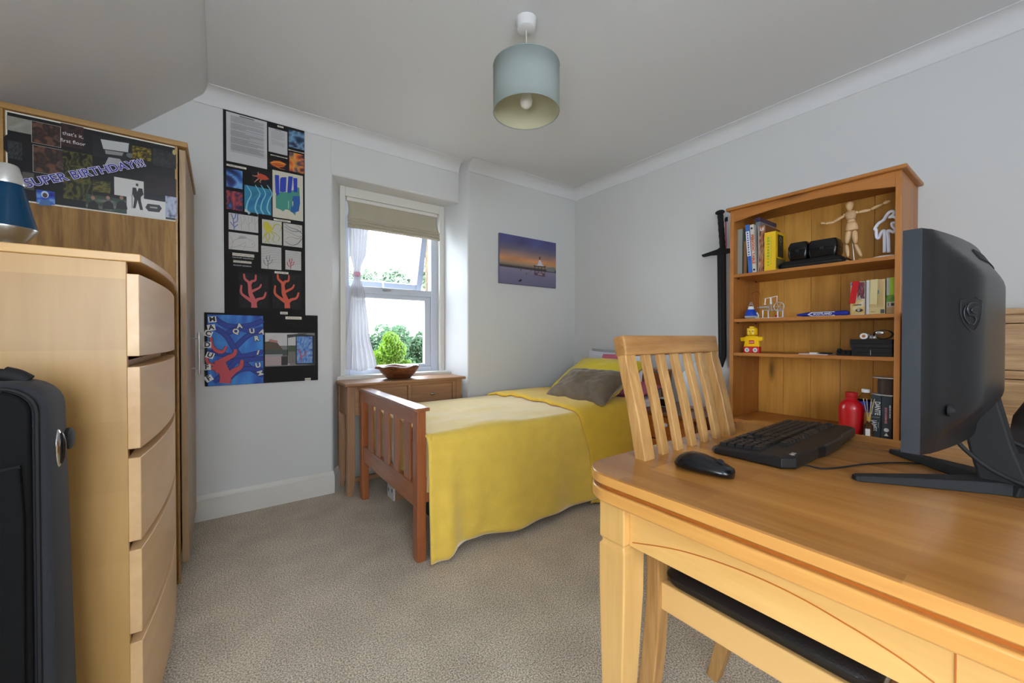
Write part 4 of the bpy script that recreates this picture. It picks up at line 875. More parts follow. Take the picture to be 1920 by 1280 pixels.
# ============================================================ CANVAS PICTURE on the far wall, right part
pc = thing('canvas_picture', 'canvas photo of a snowy bandstand at sunset above the bed', 'picture', (2.225, YR-.01, 1.72))
box('canvas_block', 1.902, 2.545, YR-.022, YR-.001, 1.510, 1.933, mat('canvas_edge', (104, 100, 128), .8), pc, .003)
def g4(cx, cy): p = at(920+cx/9.843, 420+cy/9.843, 'y', YR-.022); return p.x, p.z
cv = Canvas(face_y(YR-.0224)); W_, H_ = .641, .421; X_, Z_ = 1.903, 1.511
bands = [(0, (104, 102, 128)), (.18, (116, 112, 140)), (.33, (132, 126, 148)), (.335, (60, 54, 58)), (.375, (70, 62, 62)), (.38, (104, 100, 92)), (.44, (170, 136, 108)), (.52, (206, 140, 92)), (.60, (166, 130, 116)), (.72, (110, 102, 118)), (.86, (84, 84, 128)), (1, (80, 82, 134))]
for (v0, k0), (v1, k1) in zip(bands, bands[1:]):
    nx = 8
    for i in range(nx):
        u0, u1 = i/nx, (i+1)/nx
        def cc(k_, u, v):
            s_ = 1+.14*noise.noise(Vector((u*4, v*7, 2))) if v > .38 else 1; return lin(tuple(min(255, x*s_) for x in k_))
        cv.poly([(X_+W_*u0, Z_+H_*v0), (X_+W_*u1, Z_+H_*v0), (X_+W_*u1, Z_+H_*v1), (X_+W_*u0, Z_+H_*v1)], k0, [cc(k0, u0, v0), cc(k0, u1, v0), cc(k1, u1, v1), cc(k1, u0, v1)]); cv.k -= 1
cv.k += 1
def pg(pts, c_): cv.poly([g4(*p) for p in pts][::-1], c_)
pg(((1030, 800), (1180, 800), (1180, 890), (1030, 870)), (120, 124, 124))
pg(((895, 660), (915, 660), (965, 770), (1020, 790), (790, 765), (865, 755)), (206, 200, 214)); pg(((893, 600), (920, 605), (918, 662), (892, 655)), (90, 66, 56)); pg(((790, 760), (1020, 785), (1012, 802), (795, 778)), (52, 44, 50))
for x_ in (810, 872, 935, 990): pg(((x_, 775), (x_+10, 776), (x_+10, 905), (x_, 903)), (66, 56, 60)); pg(((x_-8, 775), (x_+22, 779), (x_+4, 805)), (66, 56, 60))
pg(((800, 855), (1005, 868), (1005, 880), (800, 865)), (80, 64, 70)); pg(((800, 890), (1000, 912), (1000, 975), (800, 940)), (92, 72, 84)); pg(((865, 905), (950, 915), (950, 950), (865, 935)), (150, 128, 138))
pg(((500, 1060), (540, 1020), (572, 1018), (565, 1055), (530, 1062)), (34, 32, 44)); pg(((542, 830), (562, 832), (568, 855), (545, 855)), (90, 78, 84)); pg(((730, 850), (748, 850), (746, 868), (732, 866)), (96, 78, 84)); pg(((645, 905), (668, 908), (665, 935), (648, 932)), (88, 78, 88)); pg(((690, 890), (710, 890), (706, 912)), (96, 84, 92))
cv.build('picture_print', 'print', pc)
# ============================================================ SWORD on the right wall
sw = thing('foam_sword', 'black foam longsword hanging point down beside the bookcase', 'sword', (2.79, 1.375, 1.64))
XS = 2.785
def ys(px, py): p = at(px, py, 'x', XS); return p.y, p.z
def blade(L_, x0, x1): return MB().prism([ys(*p) for p in L_], 'x', x0, x1)
blade([(1345.5, 476), (1360.5, 474), (1361, 600), (1361.5, 668), (1354.5, 689), (1348, 668), (1347, 600)], XS-.010, XS+.010).build('blade', 'black_matt', sw, bevel=.004)
blade([(1350.5, 484), (1352.5, 480), (1354, 600), (1354.5, 668), (1351.5, 668), (1351, 600)], XS-.0125, XS-.009).build('fuller_ridge', 'black', sw, bevel=.001)
g_ = [ys(*p) for p in ((1346, 468), (1352, 464), (1360, 466), (1372, 466), (1372, 473), (1360, 476), (1346, 478), (1332, 479), (1319, 482), (1317, 478))]
MB().prism(g_, 'x', XS-.018, XS+.012).build('cross_guard', 'black_matt', sw, bevel=.004)
y0, z0 = ys(1355, 466); y1, z1 = ys(1350.5, 402)
MB().tube([(XS, y0+(y1-y0)*k/16, z0+(z1-z0)*k/16) for k in range(17)], [.018+.0018*(k % 3 == 0) for k in range(17)], 12).build('grip', 'black_matt', sw, smooth=True)
yy, zz = ys(1350, 398); MB().ell((XS, yy, zz), (.022, .032, .016), 18, 10).build('pommel', 'black_matt', sw, smooth='all')
MB().tube(smooth_line([(2.80, 1.345, 1.845), (2.795, 1.342, 1.75), (2.79, 1.338, 1.66), (2.785, 1.36, 1.635), (2.775, 1.385, 1.633)]), .0032, 6).build('hanging_cord', mat('pink_cord', (190, 40, 90), .6), sw)
hk = MB(); hk.tube(smooth_line([(2.812, 1.345, 1.865), (2.795, 1.345, 1.862), (2.790, 1.345, 1.85), (2.796, 1.345, 1.84)]), .003, 6); hk.box(2.808, 2.813, 1.337, 1.353, 1.845, 1.875)
one(hk.build('wall_hook', 'black', smooth=True), 'small dark wall hook holding the sword cord', 'hook')
# ============================================================ PENDANT LAMP
pl_ = thing('pendant_lamp', 'grey green drum shade pendant hanging from the ceiling', 'lamp', (1.111, 1.41, ZC))
cx, cy = 1.111, 1.41
MB().lathe([(.047, ZC), (.047, ZC-.012), (.040, ZC-.040), (.034, ZC-.044)], (cx, cy, 0), 28).build('ceiling_rose', 'white', pl_, smooth=True)
MB().tube([(cx, cy, ZC-.04), (cx, cy, 2.20)], .0025, 8).build('flex', 'white', pl_)
R_ = .147
MB().lathe([(R_, 2.056), (R_, 2.256)], (cx, cy, 0), 56, cap=False).build('drum_shade', 'shade', pl_, smooth='all', solid=.0014)
MB().lathe([(R_-.0022, 2.0575), (R_-.0022, 2.2545)], (cx, cy, 0), 56, cap=False).build('shade_lining', 'shade_in', pl_, smooth='all')
for z in (2.056, 2.256): MB().tube([(cx+R_*math.cos(2*math.pi*k/56), cy+R_*math.sin(2*math.pi*k/56), z) for k in range(57)], .002, 6).build('shade_ring', 'shade', pl_)
mb = MB()
for a in (.4, 2.5, 4.6): mb.tube([(cx+.018*math.cos(a), cy+.018*math.sin(a), 2.245), (cx+R_*math.cos(a), cy+R_*math.sin(a), 2.250)], .002, 6)
mb.build('shade_spider', 'white', pl_)
MB().lathe([(.014, 2.25), (.018, 2.235), (.018, 2.17), (.014, 2.165)], (cx, cy, 0), 20).build('lamp_holder', 'white', pl_, smooth=True)
MB().lathe([(.012, 2.168), (.014, 2.155), (.028, 2.12), (.030, 2.105), (.024, 2.085), (.010, 2.075), (.001, 2.074)], (cx, cy, 0), 24).build('bulb', mat('opal_glass', (230, 228, 220), .12), pl_, smooth='all')
# ============================================================ BOOKCASE against the right wall
bc = thing('bookcase', 'honey pine bookcase with arched top on a cupboard base', 'bookcase', (2.62, .78, 0))
BY0, BY1, BX0, BX1 = .412, 1.152, 2.452, 2.805
MB().prism([(2.430, .392), (2.808, .392), (2.808, 1.170), (2.430, 1.170)], 'z', 1.797, 1.815).build('crown_board', 'pine', bc, bevel=.006, seg=3)
for y0, y1 in ((BY0, BY0+.021), (BY1-.021, BY1)): box('side_panel', BX0, BX1, y0, y1, .575, 1.797, 'pine_v', bc, .002)
val = [(BY0+.021, 1.797), (BY0+.021, 1.727), (.52, 1.742), (.62, 1.752), (.72, 1.757), (.84, 1.757), (.94, 1.753), (1.04, 1.743), (BY1-.021, 1.728), (BY1-.021, 1.797)]
MB().prism(val, 'x', 2.454, 2.470).build('arched_valance', 'pine', bc, bevel=.0015)
SH = (1.421, 1.158, .960)
for z in SH: box('shelf', 2.456, 2.795, BY0+.021, BY1-.021, z-.018, z, 'pine', bc, .0015)
n = 5; yy0, yy1 = BY0+.021, BY1-.021
for k in range(n):
    a = yy0+(yy1-yy0)*k/n+.0008; b_ = yy0+(yy1-yy0)*(k+1)/n-.0008
    box('back_board', 2.795, 2.803, a, b_, .575, 1.797, 'pine_back', bc, .0015)
MB().box(2.425, 2.806, .398, 1.166, .552, .575).build('base_top', 'pine', bc, bevel=.005, seg=3)
for y0, y1 in ((.404, .425), (1.139, 1.160)): box('base_side', 2.435, 2.805, y0, y1, 0, .552, 'pine_v', bc)
box('base_back', 2.795, 2.805, .425, 1.139, .06, .552, 'pine_v', bc, 0); box('base_floor', 2.45, 2.795, .425, 1.139, .06, .078, 'pine', bc, 0); box('plinth', 2.445, 2.46, .425, 1.139, 0, .06, 'pine', bc)
for y0, y1, ky in ((.427, .780, .745), (.784, 1.137, .82)):
    d = box('cupboard_door', 2.433, 2.450, y0, y1, .07, .548, 'pine_v', bc)
    MB().ell((2.422, ky, .36), (.012, .012, .012), 12, 8).build('door_knob', 'pine', d, smooth='all')
mb = MB()
for z in SH:
    for y in (BY0+.026, BY1-.026):
        for x in (2.50, 2.74): mb.tube([(x, y, z-.024), (x, y, z-.018)], .005, 6)
o = mb.build('shelf_pegs', 'black', bc); o.name = 'shelf_peg'; o['kind'] = 'stuff'
def by(px, X=2.50): return at(px, 640, 'x', X)[1]
def bz(px, py, X=2.50): return at(px, py, 'x', X)[2]
Z1, Z2, Z3, Z4 = SH[0], SH[1], SH[2], .575
# ---- top shelf, books from the left
def bars(name, root, x, yc, w_, z0, z1, n_, m, xf=None, seed=1):
    """small lettering too far off to read: a row of separate strokes down a spine"""
    r_2 = random.Random(seed); mb = MB(); d_ = (z1-z0)/n_
    for k in range(n_):
        h_ = d_*r_2.uniform(.45, .8); ww = w_*r_2.uniform(.7, 1); zc_ = z0+d_*(k+.5); mb.box(x, x+.0006, yc-ww/2, yc+ww/2, zc_-h_/2, zc_+h_/2)
    o = mb.build(name, m, root, xf=xf); o['kind'] = 'stuff'; return o
def book(name, label, pxa, pxb, pyt, zb, X, depth, m, lean=0, cat='book', group=None, pages=True, card=.002):
    """upright book, spine to the room; pxa<pxb are its edges, pyt its top"""
    ya, yb = by(pxa, X), by(pxb, X); z1 = bz((pxa+pxb)/2, pyt, X); t = ya-yb; h = z1-zb
    root = thing(name, label, cat, (X, (ya+yb)/2, zb), group)
    Xf = Matrix.Translation((X, ya if lean > 0 else yb, zb)) @ Matrix.Rotation(-lean, 4, 'X') @ Matrix.Translation((-X, -(ya if lean > 0 else yb), -zb))
    mb = MB(); mb.box(X, X+.0025, yb, ya, zb, z1); mb.box(X+.002, X+depth, ya-card, ya, zb, z1); mb.box(X+.002, X+depth, yb, yb+card, zb, z1)
    mb.build('cover', m, root, bevel=.0008, xf=Xf)
    MB().box(X+.003, X+depth-.004, yb+card, ya-card, zb+.003, z1-.003).build('pages', 'paper_edge', root, xf=Xf)
    return root, Xf, ya, yb, z1
r_, *_ = book('book', 'thin pale grey folder standing leftmost on the top shelf', 1382, 1390.5, 430, Z1, 2.50, .22, mat('grey_card', (150, 150, 142), .7))
r_, *_ = book('book', 'thin brown book between the grey folder and the blue book', 1393, 1399, 452, Z1, 2.49, .15, mat('brown_cloth', (128, 92, 56), .7))
r_, Xf, ya, yb, z1 = book('book', 'blue and white spined book leaning on the top shelf', 1402.5, 1410, 420, Z1, 2.485, .21, mat('blue_cover', (60, 104, 176), .45), lean=.07)
MB().box(2.4835, 2.4855, yb+.001, ya-.001, Z1+.10, z1-.04).build('spine_panel', 'white', r_, xf=Xf)
bars('spine_lettering', r_, 2.4828, (ya+yb)/2, .008, Z1+.075, z1-.045, 12, 'blue', Xf)
r_, Xf, ya, yb, z1 = book('book', 'white spined book lettered THE PERIODIC TABLE on the top shelf', 1410.3, 1417.3, 420, Z1, 2.485, .21, mat('cream_cover', (206, 200, 188), .5), lean=.062)
text('spine_title', 'PERIODIC TABLE', .0185, (2.4835, (ya+yb)/2, (Z1+z1)/2-.003), (math.pi/2, math.pi/2, -math.pi/2), mat('orange_ink', (196, 84, 40), .6), r_, sx=1.22, bold=.0008, xf=Xf)
MB().lathe([(.006, 0), (.006, .001)], (0, 0, 0), 14).build('spine_emblem', 'ink_k', r_, xf=Xf @ Matrix.Translation((2.4835, (ya+yb)/2, z1-.022)) @ Matrix.Rotation(-math.pi/2, 4, 'Y'))
MB().lathe([(.006, 0), (.006, .001)], (0, 0, 0), 14).build('spine_emblem', 'ink_k', r_, xf=Xf @ Matrix.Translation((2.4835, (ya+yb)/2, Z1+.018)) @ Matrix.Rotation(-math.pi/2, 4, 'Y'))
fb = thing('magazine_file', 'clear ring file with dark purple lid standing behind the brown book', 'file', (2.53, by(1416, 2.52), Z1))
ya, yb = by(1414.5, 2.525), by(1424, 2.525)
box('file_body', 2.525, 2.74, yb, ya, Z1, bz(1418, 416, 2.525), mat('smoky_plastic', (130, 132, 140), .3), fb, .003)
box('file_lid', 2.518, 2.745, yb-.003, ya+.003, bz(1418, 416, 2.525), bz(1418, 409, 2.525), mat('purple_lid', (70, 64, 96), .4), fb, .003)
r_, Xf, ya, yb, z1 = book('game_box', 'brown illustrated game box with white edge beside the yellow box', 1420.5, 1434, 423, Z1, 2.49, .20, mat('brown_print', (120, 70, 44), .5), cat='box')
cv = Canvas(lambda a, b_, k: (2.4895-.0002*k, a, b_)); cv.photo(ya-.004, Z1+.004, yb+.002, z1-.004, [(70, 36, 26), (150, 50, 30), (196, 160, 120), (90, 50, 34), (60, 34, 28)], 8, 16, 6, 5); cv.rect(ya-.001, Z1, ya-.004, z1, (200, 190, 180)); cv.build('box_art', 'print', r_)
text('box_title', 'LE', .02, (2.4882, (ya+yb)/2-.001, z1-.022), '-x', 'ink_w', r_, bold=.0012)
yx = thing('yellow_box', 'bright yellow card box with green side lettering on top shelf', 'box', (2.52, by(1442, 2.465), Z1))
ya, yb = by(1432, 2.462), by(1453, 2.462); z1 = bz(1452, 433, 2.462)
box('box_body', 2.462, 2.60, yb, ya, Z1, z1, 'yellow_box', yx, .001)
bars('side_lettering', yx, 2.4613, (ya+yb)/2+.008, .013, Z1+.022, z1-.024, 10, mat('green_ink', (130, 170, 36), .6), seed=4); bars('small_lettering', yx, 2.4613, (ya+yb)/2-.006, .005, Z1+.03, z1-.03, 16, mat('dull_green_ink', (170, 166, 60), .6), seed=6)
cv = Canvas(lambda a, b_, k: (a, yb-.0003-.0002*k, b_)); cv.rect(2.49, Z1+.075, 2.565, z1-.014, (46, 40, 30)); cv.disc(2.528, z1-.040, .018, .016, (110, 130, 96)); cv.disc(2.528, z1-.040, .010, .009, (46, 40, 30)); cv.stroke([(2.522, z1-.058), (2.53, z1-.075)], .006, (110, 130, 70)); cv.rect(2.47, Z1+.01, 2.59, Z1+.066, (110, 96, 60)); cv.build('box_picture', 'print', yx)
# black cases
k1 = thing('carry_case', 'wide low black zipped case lying on the top shelf', 'case', (2.55, .88, Z1))
ya, yb = by(1459, 2.50), by(1583, 2.52)
mb = MB(); rg = []
for z, ins in ((0, .012), (.006, .002), (.02, 0), (.032, .004), (.042, .018), (.046, .04)): rg.append([(x, y, Z1+z) for x, y in rr(2.475+ins, 2.70-ins, yb+ins, ya-ins, .03)])
mb.loft(rg).build('case_shell', 'black_matt', k1, smooth=True)
mb = MB(); P = rr(2.4745, 2.7005, yb-.0005, ya+.0005, .03); mb.tube([(x, y, Z1+.022) for x, y in P]+[(P[0][0], P[0][1], Z1+.022)], .0022, 6); mb.build('zip', 'black_gloss', k1)
for nm, lb, a, b_, pt, pb, X in (('glasses_case', 'small square black case on the wide case, left one', 1475, 1512, 456, 487, 2.49), ('glasses_case', 'larger black case on the wide case, nearer the wooden figure', 1512, 1568, 452, 484, 2.50)):
    ya, yb = by(a, X), by(b_, X); z0 = Z1+.0465; z1 = max(bz(a+5, pt, X), z0+.045)
    r_ = thing(nm, lb, 'case', ((X+.05), (ya+yb)/2, z0))
    zm = (z0+z1)/2
    for nm2, za, zb, s_ in (('case_base', z0, zm-.001, 1), ('case_lid', zm+.001, z1, -1)):
        rg = [[(x, y, z) for x, y in rr(X+i_, X+.11-i_, yb+i_, ya-i_, .014)] for z, i_ in ((za, .006 if s_ > 0 else 0), ((za+zb)/2, 0), (zb, 0 if s_ > 0 else .008))]
        MB().loft(rg).build(nm2, 'black_gloss', r_, smooth=True)
    MB().box(X-.003, X+.001, (ya+yb)/2-.008, (ya+yb)/2+.008, zm-.008, zm+.006).build('latch', 'black', r_, bevel=.001)
# wooden manikin
XM = 2.56
def mp(cx, cy, dx=0): p = at(1520+cx/9.144, 360+cy/9.144, 'x', XM+dx); return p
mk = thing('wooden_manikin', 'jointed pale wooden artist figure with arms spread wide', 'figure', (XM, at(1597, 640, 'x', XM)[1], Z1))
def limb(nm, a, b_, r0, rm, r1, n_=8):
    a, b_ = Vector(a), Vector(b_); pts = [a+(b_-a)*k/n_ for k in range(n_+1)]
    rs = [.3*r0]+[(r0+(rm-r0)*(1-abs(2*k/n_-1)) if k <= n_/2 else r1+(rm-r1)*(1-abs(2*k/n_-1))) for k in range(1, n_)]+[.3*r1]
    return MB().tube(pts, rs, 12).build(nm, 'manikin', mk, smooth='all')
def sc(px): return px/9.144/747*(.59*XM+.807*.61)   # crop px -> metres
h = mp(668, 240); MB().loft([[(h.x+r*math.cos(t)*1.05, h.y+r*math.sin(t), h.z+z) for t in [2*math.pi*i/16 for i in range(16)]] for z, r in ((-.0225, .004), (-.017, .0095), (-.005, .0150), (.008, .0165), (.017, .013), (.0225, .003))]).build('head', 'manikin', mk, smooth='all')
limb('neck', mp(670, 285), mp(680, 335), .005, .006, .006)
def trunk(nm, pts, m='manikin'):
    rg = []
    for cx, cy, hw in pts: p = mp(cx, cy); w_ = sc(hw); rg.append([(p.x+w_*.62*math.cos(t), p.y+w_*math.sin(t), p.z) for t in [2*math.pi*i/18 for i in range(18)]])
    MB().loft(rg).build(nm, m, mk, smooth='all')
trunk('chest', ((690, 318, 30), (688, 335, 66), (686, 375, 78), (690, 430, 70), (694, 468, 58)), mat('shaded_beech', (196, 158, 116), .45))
trunk('waist', ((695, 468, 50), (697, 490, 56), (698, 515, 58)))
trunk('hips', ((700, 515, 60), (703, 560, 78), (706, 610, 86), (706, 645, 84), (706, 658, 70)))
limb('shoulder_joint', mp(600, 385), mp(555, 400), .006, .0075, .006); limb('upper_arm', mp(580, 405), mp(395, 515), .0065, .0085, .006); limb('forearm', mp(410, 520), mp(245, 540), .0065, .0075, .0045); limb('hand', mp(250, 540), mp(165, 525), .005, .0075, .003)
limb('shoulder_joint', mp(770, 345), mp(825, 342), .006, .008, .006); limb('upper_arm', mp(820, 345), mp(1040, 300), .0065, .0085, .006); limb('forearm', mp(1030, 300), mp(1235, 200), .0065, .008, .0045); limb('hand', mp(1240, 200), mp(1362, 145), .005, .010, .004)
limb('thigh', mp(655, 655), mp(610, 895), .010, .0125, .0075); limb('shin', mp(610, 895), mp(640, 1120), .0080, .0095, .006); limb('thigh', mp(755, 650), mp(765, 890), .010, .0125, .0075); limb('shin', mp(760, 890), mp(870, 1110), .008, .0095, .006)
fz = Z1+.002
a = mp(640, 1120); MB().ell((a.x-.008, a.y, Z1+.011), (.022, .009, .008), 14, 8).build('foot', 'manikin', mk, smooth='all'); a = mp(870, 1110); MB().ell((a.x-.008, a.y, Z1+.011), (.022, .009, .008), 14, 8).build('foot', 'manikin', mk, smooth='all')
a = mp(683, 650); b_ = mp(735, 1130); MB().tube([(a.x+.008, a.y, a.z), (a.x+.012, b_.y, Z1+.01)], .002, 8).build('support_rod', 'steel', mk)
MB().lathe([(.045, 0), (.045, .006), (.042, .008)], (XM+.012, b_.y, Z1), 30).build('stand_base', 'manikin', mk, smooth=True)
# white tree shaped neon lamp
XT = 2.55
def tp(cx, cy, dx=0): return at(1520+cx/9.144, 360+cy/9.144, 'x', XT+dx)
tl = thing('tree_light', 'white tube light bent like a palm tree at top shelf end', 'lamp', (XT, at(1665, 640, 'x', XT)[1], Z1))
P = [(1265, 1035), (1268, 800), (1262, 665), (1215, 690), (1165, 790), (1130, 760), (1120, 640), (1095, 640), (1160, 540), (1250, 480), (1300, 400), (1370, 330), (1440, 340), (1400, 400), (1350, 430), (1420, 420), (1500, 470), (1480, 520), (1400, 530), (1410, 590), (1460, 640), (1430, 690), (1350, 660), (1320, 680), (1335, 800), (1340, 1035)]
pts = smooth_line([tuple(tp(*p)) for p in P], 4)
MB().tube(pts, .0068, 10).build('bent_tube', mat('opal_tube', (228, 230, 244), .25), tl, smooth='all')
c_ = tp(1300, 1035); MB().lathe([(.048, 0), (.05, .003), (.05, .009), (.046, .012)], (XT, c_.y, Z1), 32).build('base_disc', 'white', tl, smooth=True)
# ---- second shelf
XC = 2.50
def ip(px, py, X=XC): return at(px, py, 'x', X)
y_ = ip(1408, 590).y
cl = thing('camping_lantern', 'small blue camping lantern bulb with hanging hook', 'lantern', (XC, y_, Z2))
MB().lathe([(.020, 0), (.028, .003), (.0335, .012), (.032, .018)], (XC, y_, Z2), 24).build('diffuser', 'grey_cotton', cl, smooth=True)
MB().lathe([(.0335, .016), (.0315, .024), (.022, .052), (.020, .054)], (XC, y_, Z2), 24).build('lantern_body', 'blue', cl, smooth=True)
MB().lathe([(.017, .054), (.015, .066), (.010, .072)], (XC, y_, Z2), 20).build('lantern_neck', 'white', cl, smooth=True)
MB().tube(smooth_line([(XC, y_+.014, Z2+.060), (XC, y_+.014, Z2+.074), (XC, y_+.004, Z2+.084), (XC, y_-.006, Z2+.084), (XC, y_-.014, Z2+.072), (XC, y_-.014, Z2+.060)]), .0016, 6).tube([(XC, y_+.007*math.cos(t)-.001, Z2+.089+.007*math.sin(t)) for t in [2*math.pi*k/14 for k in range(15)]], .0014, 6).build('hook', 'silver', cl)
y_ = ip(1420, 590).y
sf = thing('tiny_figurine', 'tiny white figurine between the lantern and the model engine', 'figurine', (XC, y_, Z2)); MB().box(XC-.008, XC+.008, y_-.009, y_+.009, Z2, Z2+.008).build('base', 'white', sf, bevel=.001); MB().tube(smooth_line([(XC, y_-.003, Z2+.006), (XC, y_-.006, Z2+.018), (XC, y_+.001, Z2+.028), (XC, y_, Z2+.036)]), [.004]*15+[.005], 8).build('body', 'white', sf, smooth='all')
me_ = thing('model_beam_engine', 'white metal model engine with flywheel on second shelf', 'model', (XC, ip(1450, 590).y, Z2))
def e3(cx, cy, X=XC): return at(1370+cx/16, 540+cy/16, 'x', X)
mb = MB()
for cx in (965, 1060, 1410, 1500):
    a = e3(cx, 640); dx = .0 if cx in (965, 1410) else .03
    mb.tube([(XC+dx, a.y, Z2+.003), (XC+dx, a.y, e3(cx, 660).z)], .0034, 8)
mb.build('columns', 'white', me_).name = 'column'
a, b_ = e3(930, 845), e3(1560, 845); box('bed_plate', XC-.01, XC+.04, b_.y, a.y, Z2, Z2+.004, 'white', me_, .001)
a, b_ = e3(990, 660), e3(1530, 640); MB().beam([(XC+.012, a.y, e3(990, 665).z), (XC+.012, b_.y, e3(990, 665).z)], .03, .004, (1, 0, 0)).build('table_plate', 'silver', me_)
a, b_ = e3(870, 575), e3(1140, 570); MB().tube([a, b_], .0068, 14).build('boiler', 'silver', me_, smooth=True); MB().tube([e3(790, 590), a], .002, 6).build('chimney', 'silver', me_)
MB().tube([e3(1025, 500), e3(1040, 330)], .0022, 8).tube([e3(1025, 495), e3(1025, 475)], .0055, 10).build('piston_rod', 'white', me_)
MB().beam([e3(1020, 318), e3(1400, 238)], .006, .0028, (1, 0, 0)).build('rocking_beam', 'white', me_); MB().beam([e3(1205, 270), e3(1215, 480)], .008, [.006, .010], (1, 0, 0)).build('beam_post', 'white', me_); MB().tube([e3(1390, 245), e3(1385, 420)], .0018, 6).build('connecting_rod', 'white', me_)
MB().beam([e3(1165, 450), e3(1165, 690)], .01, .004, (1, 0, 0)).beam([e3(1235, 500), e3(1235, 690)], .01, .003, (1, 0, 0)).build('engine_frame', 'silver', me_)
w0 = e3(1460, 560); R_ = abs(e3(1460, 415).z-w0.z)
mb = MB(); mb.tube([(XC-.006, w0.y+R_*.93*math.cos(t), w0.z+R_*.93*math.sin(t)) for t in [2*math.pi*k/28 for k in range(29)]], .0022, 8)
for k in range(6): t = k*math.pi/3; mb.tube([(XC-.006, w0.y, w0.z), (XC-.006, w0.y+R_*.9*math.cos(t), w0.z+R_*.9*math.sin(t))], .0013, 6)
mb.tube([(XC-.012, w0.y, w0.z), (XC+.03, w0.y, w0.z)], .003, 8); mb.build('flywheel', 'silver', me_)
rb = e3(1310, 790); MB().ell((XC+.03, rb.y, Z2+.012), (.008, .009, .008), 14, 8).build('red_burner', 'red', me_, smooth='all')
MB().tube(smooth_line([e3(930, 560, XC+.02), e3(910, 480, XC+.03), e3(880, 200, XC+.05), e3(800, 100, XC+.08), e3(700, 130, XC+.12), e3(600, 200, XC+.2)]), .0009, 5).build('thin_wire', 'black', me_)
ya, yb = ip(1492, 590).y, ip(1592, 585).y
bm_ = thing('scotland_case', 'blue rolled scarf band lettered SCOTLAND lying on second shelf', 'scarf', (XC, (ya+yb)/2, Z2))
pts = [(XC+.02*(1-k/20), ya+(yb-ya)*k/20, Z2+.012) for k in range(21)]
MB().tube(pts, [.005+.008*min(1, k/5) if k < 20 else .007 for k in range(21)], 14).build('rolled_fabric', 'navy', bm_, smooth='all')
def bnd(u0, u1, w0_, m_, nm, X):
    P_ = [(ya+(yb-ya)*u0, Z2+.012), (ya+(yb-ya)*(u0+.08), Z2+.012-w0_), (ya+(yb-ya)*(u1-.08), Z2+.012-w0_), (ya+(yb-ya)*u1, Z2+.012), (ya+(yb-ya)*(u1-.08), Z2+.012+w0_), (ya+(yb-ya)*(u0+.08), Z2+.012+w0_)]
    MB().prism(P_, 'x', X, X+.003).build(nm, m_, bm_)
bnd(.24, .82, .011, 'white', 'white_band', XC-.0055); bnd(.28, .78, .0085, 'navy', 'blue_band', XC-.0068)
text('lettering', 'SCOTLAND', .0155, (XC-.0072, ya+(yb-ya)*.53, Z2+.0125), '-x', 'ink_w', bm_, bold=.0006, sx=.95)
def pack(name, label, a, b_, pt, X, d, base, cat='box'):
    ya, yb = ip(a, 590, X).y, ip(b_, 590, X).y; z1 = bz((a+b_)/2, pt, X)
    r_ = thing(name, label, cat, (X+d/2, (ya+yb)/2, Z2)); box('pack_body', X, X+d, yb, ya, Z2, z1, base, r_, .003); return r_, ya, yb, z1
r_, ya, yb, z1 = pack('tea_pack', 'white and yellow printed pack with a red folded tag', 1594, 1621.5, 528, 2.50, .05, mat('pack_white', (206, 196, 176), .45))
cv = Canvas(lambda a, b_, k: (2.4997-.0002*k, ya+(yb-ya)*a, Z2+(z1-Z2)*b_))
cv.photo(.04, .03, .98, .45, [(206, 196, 170), (196, 160, 70), (210, 200, 186)], 6, 5, 3, 2); cv.photo(.5, .48, .98, .98, [(40, 30, 40), (150, 40, 50), (60, 46, 60), (180, 170, 180)], 8, 10, 5, 5); cv.rect(.05, .9, .5, .98, (70, 90, 160)); cv.poly([(.45, .45), (.62, .60), (.8, .45)], (170, 160, 140)); cv.disc(.62, .14, .26, .05, (50, 46, 40)); cv.disc(.58, .15, .10, .04, (170, 160, 150))
cv.build('pack_print', 'print', r_); text('pack_lettering', 'MASTER', .010, (2.4985, (ya+yb)/2, Z2+(z1-Z2)*.30), '-x', 'ink_k', r_, sx=.9)
MB().prism([(ya-.010, z1+.002), (ya-.035, z1+.002), (ya-.020, Z2+.056), (ya+.004, Z2+.058)], 'x', 2.494, 2.4975).build('red_tag', 'red', r_)
r_, ya, yb, z1 = pack('biscuit_pack', 'cream striped pack standing in the middle of three packs', 1624, 1659, 524, 2.50, .05, mat('pack_cream', (206, 184, 130), .45))
cv = Canvas(lambda a, b_, k: (2.4997-.0002*k, ya+(yb-ya)*a, Z2+(z1-Z2)*b_)); cv.rect(0, 0, .16, 1, (200, 200, 204))
for k in range(11): cv.rect(.2+.07*k, .2, .215+.07*k, .97, (166, 128, 70))
cv.disc(.56, .64, .13, .075, (76, 130, 150)); cv.disc(.50, .62, .06, .05, (60, 80, 70)); cv.rect(.78, .03, .98, .14, (70, 74, 78)); cv.rect(.25, .07, .5, .09, (150, 130, 80)); cv.build('pack_print', 'print', r_)
MB().prism([(ya-.016, z1+.001), (ya-.042, z1+.001), (ya-.040, Z2+.045), (ya-.014, Z2+.048)], 'x', 2.494, 2.4975).build('cream_tag', mat('cream_tag', (206, 190, 140), .5), r_)
r_, ya, yb, z1 = pack('seed_pack', 'lime green printed pack at the end of second shelf', 1661.5, 1678, 520, 2.50, .05, mat('pack_grey', (176, 180, 176), .45))
